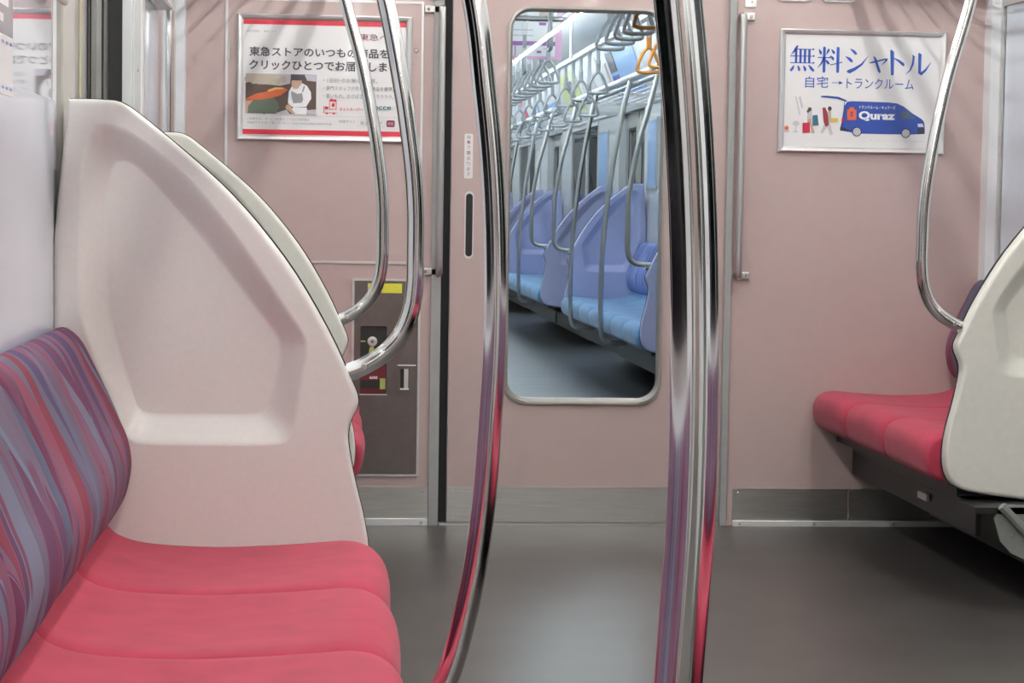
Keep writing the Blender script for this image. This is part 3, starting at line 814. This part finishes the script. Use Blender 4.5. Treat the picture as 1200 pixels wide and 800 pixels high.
def partition(side, y, label, m='frp', group=None, dx=0.0):
    """seat-end screen: two moulded shells with a pressed recess, a dark gasket between"""
    t = thing('seat_partition', (mx_(-.2, side), y + .02, .24), label, 'partition', group)
    T = .042
    P = lambda R, yy: [(mx_(PC[0] + math.cos(a) * r, side) + dx, yy, PC[1] + math.sin(a) * r) for a, r in zip(PA, R)]
    ins = lambda d: [r - d for r in RO]
    def shell(y_face, y_join, sgn):
        b = bmesh.new(); L_ = [P(ins(.0), y_join)]
        bev = .011
        for i in range(0, 6):
            ph = math.radians(90 * i / 5)
            L_.append(P(ins(bev * (1 - math.cos(ph))), y_face + sgn * bev * (1 - math.sin(ph))))
        L_.append(P(ins(.016), y_face))
        L_.append(P([ra + (ro - .016 - ra) * .3 for ra, ro in zip(RA, RO)], y_face))
        L_.append(P([ra + .003 for ra in RA], y_face))
        for i in range(0, 9):
            f = i / 8
            dep = .036 * (.3 * f * f * (3 - 2 * f) + .7 * f)
            L_.append(P([ra + (rb - ra) * f for ra, rb in zip(RA, RB)], y_face + sgn * dep))
        L_.append(P([rb - .003 for rb in RB], y_face + sgn * .036))
        L_.append(P([rb * .5 for rb in RB], y_face + sgn * .036))
        rows = loft(b, L_)
        b.faces.new(rows[-1])
        return b
    # near shell, gasket, far shell (recesses meet shells of full depth, so the far recess is shallower)
    finish('shell', shell(y, y + .042, 1), m, t, smooth=40)
    b = bmesh.new(); loft(b, [P(ins(-.0028), y + .042), P(ins(-.0028), y + .050)], cap0=True, cap1=True)
    finish('edge_gasket', b, 'rubber', t)
    b = bmesh.new(); L_ = [P(ins(.007), y + .050)]
    for i in range(6):
        ph = math.radians(90 * i / 5)
        L_.append(P(ins(.007 + .008 * (1 - math.cos(ph))), y + .062 - .008 * (1 - math.sin(ph))))
    loft(b, L_, cap1=True)
    finish('shell', b, m, t, smooth=40)
    return t

D1, D2 = 3.81, 5.51
partition(-1, D1, 'large beige moulded seat-end partition with a pressed recess beside the near seat')
partition(-1, D2, 'pale partition seen mostly hidden behind the large beige one on the left', 'frp_white')
partition(1, D2, 'cream partition at the right edge in front of the short red bench', 'frp_white', dx=.016)

# ------------------------------------------------------------------ benches
CUSH = [(-.435, .470), (-.405, .486), (-.385, .481), (-.357, .455), (-.305, .440), (-.2, .434), (-.1, .436), (.0, .441), (.050, .443), (.085, .437), (.108, .420), (.116, .396), (.112, .366), (.098, .336), (.070, .315), (.030, .306)]
BACK = [(-.470, .795), (-.466, .815), (-.452, .820), (-.434, .810), (-.417, .790), (-.396, .748), (-.373, .700), (-.356, .660), (-.342, .626), (-.335, .590), (-.336, .560), (-.346, .520), (-.368, .490), (-.400, .478), (-.455, .476)]
def seat_section(profile, w, side, inset, rad, lobe, flat_back):
    b = bmesh.new()
    prof = [Vector((p[0], p[1])) for p in spline([(x, z, 0) for x, z in profile], 5)] if False else [Vector((p.x, p.y)) for p in spline([(x, z, 0) for x, z in profile], 5)]
    n = len(prof)
    nor = []
    for i in range(n):
        d = prof[min(i + 1, n - 1)] - prof[max(i - 1, 0)]
        v = Vector((-d.y, d.x)).normalized(); nor.append(v)
    # outward is away from the middle of the shape
    mid = sum(prof, Vector((0, 0))) / n
    ts = [0, .004, .010, .018, .03, .05, .09, .15, .22, .3, .4, .5]
    ts = ts + [1 - t for t in ts[-2::-1]]
    loops = []
    for t in ts:
        d = min(t, 1 - t) * w
        e = inset * (1 - math.sqrt(max(0, 1 - (max(0, rad - d) / rad) ** 2)))
        row = []
        for i, p in enumerate(prof):
            fade = min(1, i / 4)
            q_ = p - nor[i] * e * (1 if 3 < i < n - 3 else .4)
            qx, qz = q_.x, q_.y
            if lobe:
                k = abs(2 * t - 1)
                front = max(0, min(1, (p.x + .03) / .10)); top = max(0, min(1, (p.y - .335) / .07))
                qx -= lobe * k ** 2.6 * front * top
                qz += .008 * (1 - k * k) * front * top
                sc = max(0, 1 - abs(p.x + .17) / .17)
                qz -= .008 * (1 - k * k) * sc
            else:
                k = abs(2 * t - 1)
                sc = max(0, 1 - abs(p.y - .60) / .16)
                qx -= .006 * (1 - k ** 2) * sc * -1
            row.append((mx_(qx, side), (t - .5) * w, qz))
        # close along the back
        last = row[-1]; first = row[0]
        row.append((mx_(flat_back, side), last[1], last[2])); row.append((mx_(flat_back, side), first[1], first[2]))
        loops.append(row)
    loft(b, loops, cap0=True, cap1=True)
    return b

protos = {}
def bench(side, y0, n, w, label, cush_m, back_m, dz=0.0, group=None):
    t = thing('bench_seat', (mx_(-.2, side), y0 + n * w / 2, 0), label, 'seat', group)
    for i in range(n):
        yc = y0 + (i + .5) * w
        for nm, prof, ins, rad, lobe, fb, m in (('seat_cushion', CUSH, .012, .040, .013, -.45, cush_m), ('backrest_pad', BACK, .014, .035, 0, -.472, back_m)):
            key = (nm, side, w, m)
            if key not in protos:
                o = finish(nm, seat_section(prof, w, side, ins, rad, lobe, fb), m, t, smooth=60)
                protos[key] = (o, Vector(o.location) + wloc(t))
            else:
                o = protos[key][0].copy(); COL.objects.link(o); o.parent = t
            base = protos[key][1]
            o.location = Vector((base.x, yc, base.z + dz)) - wloc(t)
    ya, yb = y0, y0 + n * w
    b = bmesh.new(); bx(b, mx_(-.46, side), mx_(.02, side), ya + .002, yb - .002, .285, .312)
    finish('seat_pan', b, 'under', t)
    b = bmesh.new(); bx(b, mx_(-.05, side), mx_(-.035, side), ya + .002, yb - .002, .176, .250, bev=.002); bx(b, mx_(-.46, side), mx_(-.035, side), ya + .002, yb - .002, .250, .262)
    finish('front_beam', b, 'under', t)
    b = bmesh.new(); bx(b, mx_(-.46, side), mx_(-.30, side), ya + .01, yb - .01, .04, .25)
    finish('heater_box', b, 'under', t)
    return t

bench(-1, .03, 8, .4725, 'long crimson bench on the left with streaked purple backrests', 'red_fabric', 'streak')
bench(1, .03, 8, .4725, 'long crimson bench across the aisle from the camera side bench', 'red_fabric', 'streak')
W3 = (END - .004 - (D2 + .062)) / 3
bench(-1, D2 + .062, 3, W3, 'short crimson bench in the far left corner, only its front edge showing', 'red_fabric', 'streak')
rb = bench(1, D2 + .062, 3, W3, 'short three-place crimson bench in the right corner against the end wall', 'red_fabric', 'streak', dz=.010)
finish('beam_clip', BX(1.742, 1.752, 6.00, 6.09, .212, .232), 'alu', rb)
# support bracket below the right partition
rb = thing('seat_bracket', (1.9, 5.45, .09), 'grey metal support bracket under the cream partition at the right edge', 'bracket')
b = bmesh.new()
prism(b, [(1.752, .250), (1.770, .190), (1.800, .158), (1.845, .138), (2.18, .09), (2.18, .28), (1.80, .285), (1.765, .278)], 5.40, 5.412)
finish('end_bracket', b, 'bracket', rb)
b = bmesh.new(); bx(b, 1.70, 2.18, 5.40, 5.56, .262, .279)
finish('bracket_flange', b, 'under', rb)
b = bmesh.new(); tube(b, [(1.765, 5.385, .285), (1.885, 5.385, .165)], .012, 8)
finish('bracket_rim', b, 'bracket', rb)
finish('bracket_bolt', disc(bmesh.new(), (1.800, 5.40, .205), (0, -1, 0), .005, .004), 'steel', rb)

# ------------------------------------------------------------------ racks, rails and poles
RX, RZ = .010, 1.778      # front rail of the racks, where poles and handrails end
def rack(side, y0, y1, label, group=None, m='chrome', fr=.018):
    t = thing('luggage_rack', (mx_(-.3, side), (y0 + y1) / 2, RZ), label, 'rack', group)
    finish('front_rail', tube(bmesh.new(), [(mx_(RX, side), y0, RZ), (mx_(RX, side), y1, RZ)], fr, 12), m, t)
    for k in range(7):
        x = -.065 - k * .065
        finish('slat', tube(bmesh.new(), [(mx_(x, side), y0 + .01, RZ - .012), (mx_(x, side), y1 - .01, RZ - .012)], .014 if k == 0 else .004, 8), 'alu', t)
    n = max(2, round((y1 - y0) / 1.2) + 1)
    for i in range(n):
        y = y0 + .02 + (y1 - y0 - .04) * i / (n - 1)
        b = bmesh.new(); prism(b, [(mx_(RX, side), RZ - .005), (mx_(RX, side), RZ - .02), (mx_(-.36, side), RZ - .03), (mx_(-.470, side), RZ - .03), (mx_(-.470, side), RZ - .005)], y - .008, y + .008)
        finish('bracket', b, 'alu', t)
    return t
rack(-1, .05, 3.86, 'steel luggage rack above the long left bench')
rack(1, .05, 3.86, 'steel luggage rack above the long right bench')
rack(-1, 5.5, 6.92, 'steel luggage rack above the short left bench')
rack(1, 5.5, 6.92, 'steel luggage rack above the short right bench')

def stanchion(side, y, label, dx=0.0, m='chrome', group=None, hook=False):
    t = thing('stanchion_pole', (mx_(.0, side), y, .3), label, 'pole', group)
    pr = [(.02, .312), (.07, .318), (.118, .340), (.150, .372), (.176, .410), (.203, .520), (.218, .630), (.226, .750), (.231, .860), (.230, .980), (.224, 1.09), (.212, 1.20), (.196, 1.315), (.158, 1.46), (.100, 1.60), (RX, RZ)]
    if hook:
        pr = [(-.02, .290), (.08, .285), (.132, .297), (.150, .330), (.157, .40), (.160, .520), (.158, .70), (.148, .90), (.129, 1.10), (.103, 1.30), (.070, 1.50), (.040, 1.66), (RX, RZ)]
    dxs = [dx * min(1, max(0, (z - .34) / .2)) * min(1, max(0, (1.70 - z) / .2)) for x, z in pr]
    b = bmesh.new(); tube(b, spline([(mx_(x + d, side), y, z) for (x, z), d in zip(pr, dxs)], 8), .0145 if hook else .0162, 28)
    finish('pole', b, m, t, smooth=60)
    x0, z0 = pr[0]
    b = bmesh.new(); tube(b, [(mx_(pr[0][0], side), y, pr[0][1]), (mx_(pr[0][0] - .03, side), y, pr[0][1])], .024, 16)
    finish('lower_socket', b, 'steel', t)
    b = bmesh.new(); tube(b, [(mx_(RX, side), y - .03, RZ), (mx_(RX, side), y + .03, RZ)], .0225, 16)
    finish('upper_joint', b, 'steel', t)
    return t
stanchion(-1, 2.86, 'curved chrome pole rising in front of the left bench, farther and thinner of two', .0)
stanchion(-1, 1.38, 'thick curved chrome pole nearest the camera, right of the other bowed pole', .012)

def handrail(side, y, label, m='chrome', group=None, dx=0.0, tight=False):
    t = thing('handrail', (mx_(.03, side) + dx, y, .73), label, 'handrail', group)
    pr = [(.035, .734), (.075, .752), (.112, .776), (.140, .808), (.157, .850), (.164, .900), (.1645, .960), (.164, 1.03), (.159, 1.10), (.150, 1.17), (.137, 1.25), (.107, 1.40), (.063, 1.56), (RX, RZ)]
    if tight:
        pr = [(.035, .756), (.080, .757), (.118, .763), (.144, .783), (.157, .815), (.161, .86), (.161, .96)] + pr[8:]
    b = bmesh.new(); tube(b, spline([(mx_(x, side) + dx, y, z) for x, z in pr], 8), .0145 if tight else .0162, 24)
    finish('rail', b, m, t, smooth=60)
    b = bmesh.new(); tube(b, [(mx_(.030, side) + dx, y, .732), (mx_(.062, side) + dx, y, .746)], .0170, 20)
    o = finish('socket', b, 'chrome', t, smooth=60)
    finish('screw', disc(bmesh.new(), (mx_(.074, side) + dx, y - .0158, .7515), (0, -1, 0), .0055, .004), 'steel', o)
    return t
handrail(-1, D1 + .033, 'curved chrome handrail fixed to the large beige partition on the left')
handrail(-1, D2 + .033, 'curved chrome handrail fixed to the half hidden pale partition, left of the nearer rail', dx=-.013)
handrail(1, D2 + .033, 'curved chrome handrail fixed to the cream partition on the right', dx=.022)

# left window: rack bracket foot, advertising sticker, window bar near the corner
t = thing('rack_arm', (XL, 3.74, 1.38), 'pale rounded bracket arm on the left wall above the beige partition', 'bracket')
b = bmesh.new(); prism(b, chaikin([(XL + .004, 1.76), (XL + .004, 1.400), (XL + .014, 1.379), (XL + .030, 1.379), (XL + .032, 1.42), (XL + .022, 1.76)], 2), 3.62, 3.80)
finish('arm', b, 'frp', t, smooth=30)
finish('screw', disc(bmesh.new(), (XL + .024, 3.62, 1.393), (0, -1, 0), .002, .001), 'steel', t)
t = thing('window_sticker', (XL, 3.2, 1.2), 'dark and white notice stuck on the left window', 'sticker')
finish('dark_half', BX(XL + .002, XL + .004, 3.10, 3.30, 1.284, 1.50), 'ink_grey', t)
finish('white_half', BX(XL + .002, XL + .004, 3.10, 3.30, 1.195, 1.283), 'paper', t)
b = bmesh.new()
for z in (1.325, 1.352, 1.30): bx(b, XL + .004, XL + .0046, 3.12, 3.20 + .05 * (z > 1.32), z, z + .012)
finish('white_block', b, 'ink_white', t)
b = bmesh.new()
for k in range(5): bx(b, XL + .004, XL + .0046, 3.11 + k * .04, 3.125 + k * .04, 1.270, 1.274); bx(b, XL + .004, XL + .0046, 3.11 + k * .04, 3.125 + k * .04, 1.203, 1.207)
finish('dashed_border', b, 'ink_blue', t)
t = thing('window_bar', (XL + .03, 6.3, .9), 'upright steel bar in front of the left corner window', 'bar')
finish('bar', BX(XL + .018, XL + .034, 6.22, 6.34, .90, 1.60, bev=.004), 'chrome', t)
b = bmesh.new(); bx(b, XL, XL + .034, 5.80, 6.24, 1.590, 1.600)
finish('arm', b, 'steel', t)

# ------------------------------------------------------------------ lamps
def lamp(y0, y1, x, label, spec):
    t = thing('ceiling_light', (x, (y0 + y1) / 2, CEIL), label, 'light')
    b = bmesh.new(); prism(b, [(x - .06, CEIL), (x - .045, CEIL - .030), (x + .045, CEIL - .030), (x + .06, CEIL)], y0, y1)
    finish('fixture', b, 'ceil', t)
    b = bmesh.new(); tube(b, [(x, y0 + .02, CEIL - .052), (x, y1 - .02, CEIL - .052)], .016, 8)
    finish('tube', b, emit('tube_glow', *spec), t)
for x, sd in ((CX - .67, 'left'), (CX + .67, 'right')):
    lamp(-6.8, 6.75, x, 'long fluorescent ceiling light on the %s side of this car' % sd, LAMP_OURS)
    lamp(NEXT0 + .3, NEXT1 - .5, x, 'long fluorescent ceiling light on the %s side of the next car' % sd, LAMP_NEXT)

# ------------------------------------------------------------------ the next car, seen through the door window
b = bmesh.new(); bx(b, XL, .40, NEXT0, NEXT0 + .06, 0, CEIL); bx(b, 1.36, XR, NEXT0, NEXT0 + .06, 0, CEIL); bx(b, .40, 1.36, NEXT0, NEXT0 + .06, 1.95, CEIL)
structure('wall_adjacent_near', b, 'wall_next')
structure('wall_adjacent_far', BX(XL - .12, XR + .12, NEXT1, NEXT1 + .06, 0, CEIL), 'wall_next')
NB = [(10.96, 14.46), (16.10, 19.60), (21.24, 24.74), (26.38, 29.88)]
ND = [(9.42, 10.70), (14.64, 15.92), (19.78, 21.06), (24.92, 26.20)]
for sd, nm in ((1, 'wall_adjacent_right'), (-1, 'wall_adjacent_left')):
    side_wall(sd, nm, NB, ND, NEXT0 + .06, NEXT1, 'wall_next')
    for a, c in NB:
        w_ = window(sd, a + 1.05, a + 1.75); w_.children[0].data.materials[0] = M['dark_window']; window(sd, a + 1.81, c - .60)
        if sd > 0 or True:
            x = mx_(XL, sd); s_ = -1 if sd < 0 else 1
            bb = bmesh.new()
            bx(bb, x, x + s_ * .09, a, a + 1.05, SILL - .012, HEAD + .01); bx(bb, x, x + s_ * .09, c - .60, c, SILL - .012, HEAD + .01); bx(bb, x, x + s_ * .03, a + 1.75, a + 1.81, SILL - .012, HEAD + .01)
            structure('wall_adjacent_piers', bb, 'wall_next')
where = ['nearest', 'second', 'third', 'farthest']
W7 = 3.5 / 7
for i, (a, c) in enumerate(NB[:3]):
    bench(1, a, 7, W7, ['sky blue bench nearest the door window in the next car', 'second sky blue bench away in the next car', 'third sky blue bench, deepest seen in the next car'][i], 'blue_fabric', 'streak_blue', group='blue benches in the next car')
    partition(1, a - .064, ['lavender partition at the near end of the nearest blue bench', 'lavender partition at the near end of the second blue bench', 'lavender partition at the near end of the third blue bench'][i], 'frp_blue', 'lavender partitions in the next car')
    partition(1, c + .002, ['lavender partition at the far end of the nearest blue bench', 'lavender partition at the far end of the second blue bench', 'lavender partition at the far end of the third blue bench'][i], 'frp_blue', 'lavender partitions in the next car')
    for e, yy in (('near', a - .03), ('far', c + .036)):
        handrail(1, yy, 'curved steel handrail at the %s end of the %s blue bench' % (e, where[i]), m='steel_v', group='handrails in the next car', tight=True)
    for k, yy in ((0, a + 2 * W7), (1, a + 5 * W7)):
        stanchion(1, yy, '%s curved pole in front of the %s blue bench' % (('nearer', 'farther')[k], where[i]), 0, 'steel_v', 'poles in the next car', True)
    rack(1, a - .08, c + .08, 'pale luggage rack above the %s blue bench' % where[i], 'racks in the next car', 'alu_bright', .022)

# overhead rails and hanging straps
for x, nm in ((1.20, 'inner'), (1.58, 'outer')):
    t = thing('strap_rail', (x, 15, 1.985), 'overhead steel %s rail carrying hanging straps along the next car' % nm, 'rail')
    finish('rail', tube(bmesh.new(), [(x, NEXT0 + .1, 1.985), (x, NEXT1 - .2, 1.985)], .014, 12), 'chrome', t)
    for k in range(8):
        y = 8.6 + k * 2.6
        finish('hanger', tube(bmesh.new(), [(x, y, 1.99), (x, y, CEIL)], .010, 8), 'steel', t)
for y, nm in ((9.1, 'nearest'), (10.7, 'second'), (11.9, 'third')):
    o = tag(finish('cross_rail', tube(bmesh.new(), [(.50, y, 1.985), (1.20, y, 1.985)], .014, 12), 'chrome'), '%s crosswise overhead rail in the next car' % nm, 'rail')

def strap_proto(m, drop):
    """belt over the rail, sleeve and rounded triangular grip, origin at the rail"""
    t = thing('hanging_strap', (0, 0, 0), '', 'strap')
    zt = -drop
    b = bmesh.new(); loft(b, [[(-.009 * 1, .017, .0), (.009, .017, .0), (.009, .019, .0), (-.009, .019, .0)], [(-.009, .003, zt + .13), (.009, .003, zt + .13), (.009, .005, zt + .13), (-.009, .005, zt + .13)]], cap0=True, cap1=True)
    loft(b, [[(-.009, -.019, .0), (.009, -.019, .0), (.009, -.017, .0), (-.009, -.017, .0)], [(-.009, -.005, zt + .13), (.009, -.005, zt + .13), (.009, -.003, zt + .13), (-.009, -.003, zt + .13)]], cap0=True, cap1=True)
    arc = [(math.cos(math.radians(a)) * .018, math.sin(math.radians(a)) * .018) for a in range(0, 181, 30)]
    loft(b, [[(-.009, u, v) for u, v in arc], [(.009, u, v) for u, v in arc]], closed=False)
    finish('belt', b, 'strap_belt', t)
    finish('sleeve', BX(-.013, .013, -.009, .009, zt + .115, zt + .19, bev=.003), m, t)
    pts = chaikin([(0, .125), (-.030, .095), (-.062, .010), (-.045, .0), (0, -.002), (.045, .0), (.062, .010), (.030, .095)], 2)
    finish('grip', tube(bmesh.new(), [(u, 0, zt + v) for u, v in pts], .0085, 8, closed=True), m, t, smooth=60)
    return t
pro = {k: strap_proto(*k) for k in (('strap_grey', .27), ('strap_grey', .385), ('strap_orange', .27))}
used = set()
def strap(x, y, m, d, rz, label, group):
    p = pro[(m, d)]
    if (m, d) in used: o = dup(p, Vector((x, y, 1.985)) - p.location, label, rz)
    else:
        used.add((m, d)); o = p; o.location = (x, y, 1.985); o['label'] = label; o.rotation_euler.z = rz
    o['group'] = group
inner = [7.90, 8.17, 8.44, 8.70, 9.0] + [11.5 + .36 * k for k in range(26)]
outer = [10.05, 10.45] + [12.40 + .42 * k for k in range(22)]
for x, row, nm in ((1.195, inner, 'inner'), (1.58, outer, 'outer')):
    for i, y in enumerate(row):
        m = 'strap_orange' if y < 8 or 10 < y < 10.6 else 'strap_grey'
        col = 'orange' if m == 'strap_orange' else 'grey'
        strap(x, y, m, .385 if nm == 'outer' and i % 2 and y > 11 else .27, random.uniform(-.35, .35), '%s triangular strap on the %s overhead rail of the next car' % (col, nm), '%s straps on the %s rail' % (col, nm))
for x, y, m in ((.70, 9.1, 'strap_orange'), (.95, 9.1, 'strap_grey'), (.72, 10.7, 'strap_grey'), (.99, 10.7, 'strap_grey'), (.95, 11.9, 'strap_grey')):
    col = 'orange' if m == 'strap_orange' else 'pale'
    strap(x, y, m, .27, math.pi / 2, '%s strap seen edge-on below a crosswise rail in the next car' % col, '%s straps on the crosswise rails' % col)

# hanging paper advert and the adverts along the top of the right wall
ha = thing('hanging_advert', (.84, 11.6, 1.85), 'white hanging advert with a pink border below the ceiling of the next car', 'advert')
finish('sheet', BX(.42, 1.275, 11.600, 11.603, 1.845, 2.20), 'paper', ha)
s = Sheet(.42, 1.845, 11.5995, 1.0, ha)
s.polys('pink_border', [rect(.82, .855, 0, .355), rect(0, .82, 0, .018)], 'ink_pink', 1)
s.polys('purple_bar', [rect(.50, .82, .075, .098), rect(.60, .605, .02, .075), rect(.72, .745, .035, .048), rect(.73, .77, .185, .20)], 'ink_purple', 2)
s.polys('print_line', [rect(.58, .70, .125 + .03 * k, .132 + .03 * k) for k in range(2)] + [rect(.60, .69, .225 + .03 * k, .235 + .03 * k) for k in range(2)] + [rect(.755, .81, .055, .062)], 'ink_lilac', 2)
s.polys('print_picture', [rect(.73, .82, .225, .265)], 'ink_cream', 2); s.polys('print_picture', [rect(.78, .82, .12, .155)], 'ink_palegrey', 2)

def slant_ad(y0, y1, m, label, extra=()):
    # lies on the leaning upper wall
    t = thing('wall_advert', (XR - .1, (y0 + y1) / 2, 1.9), label, 'advert')
    d = Vector((-.20, 0, CEIL - HEAD - .01)).normalized(); base = Vector((XR, 0, HEAD + .01)); nrm = Vector((-d.z, 0, d.x))
    def quad(a, b, h0, h1, off):
        bq = bmesh.new()
        P = lambda yy, h, o: base + d * h + nrm * o + Vector((0, yy, 0))
        loft(bq, [[P(a, h0, off), P(b, h0, off), P(b, h1, off), P(a, h1, off)], [P(a, h0, off + .003), P(b, h0, off + .003), P(b, h1, off + .003), P(a, h1, off + .003)]], cap0=True, cap1=True)
        return bq
    finish('sheet', quad(y0, y1, .10, .47, .002), m, t)
    for nm, a, b, h0, h1, mm in extra:
        finish(nm, quad(y0 + (y1 - y0) * a, y0 + (y1 - y0) * b, .10 + .37 * h0, .10 + .37 * h1, .006), mm, t)
    return t
slant_ad(14.3, 15.9, 'ink_sky', 'pale blue advert leaning above the doors in the next car', (('dark_photo', .60, .80, .55, .95, 'ink_dark'), ('blue_photo', .60, .80, .08, .48, 'van_blue'), ('red_print', .86, .93, .35, .8, 'ink_red'), ('white_margin', .82, 1.0, .0, 1.0, 'paper')))
slant_ad(12.2, 14.1, 'paper', 'white advert above the nearest blue bench, beside the pale blue one', (('print_line', .1, .3, .4, .45, 'ink_palegrey'),))
slant_ad(16.2, 17.4, 'paper', 'white advert past the pale blue one in the next car', (('grey_print', .3, .6, .3, .8, 'ink_palegrey'),))
slant_ad(17.6, 18.8, 'ink_lime', 'yellow green advert high on the right wall of the next car', (('dark_print', .3, .5, .4, .8, 'ink_dark'),))
slant_ad(19.2, 20.6, 'paper', 'white advert beyond the yellow green one', (('blue_print', .2, .8, .2, .5, 'ink_sky'),))
slant_ad(21.0, 22.6, 'ink_sky', 'blue and white advert deepest along the right wall', (('white_print', .1, .6, .2, .9, 'paper'), ('red_print', .7, .9, .4, .9, 'ink_red')))
# framed notices on the wall piers
for i, (y0, y1) in enumerate(((14.02, 14.42), (16.50, 17.02), (21.70, 22.2))):
    t = thing('pier_notice', (XR, y0, 1.2), 'small framed notice on a wall pier, %s in the next car' % ('nearest', 'second', 'third')[i], 'notice')
    finish('frame', BX(XR - .012, XR - .001, y0, y1, 1.18, 1.66), 'alu', t)
    finish('sheet', BX(XR - .014, XR - .012, y0 + .02, y1 - .02, 1.20, 1.64), 'ink_sky' if i != 2 else 'paper', t)
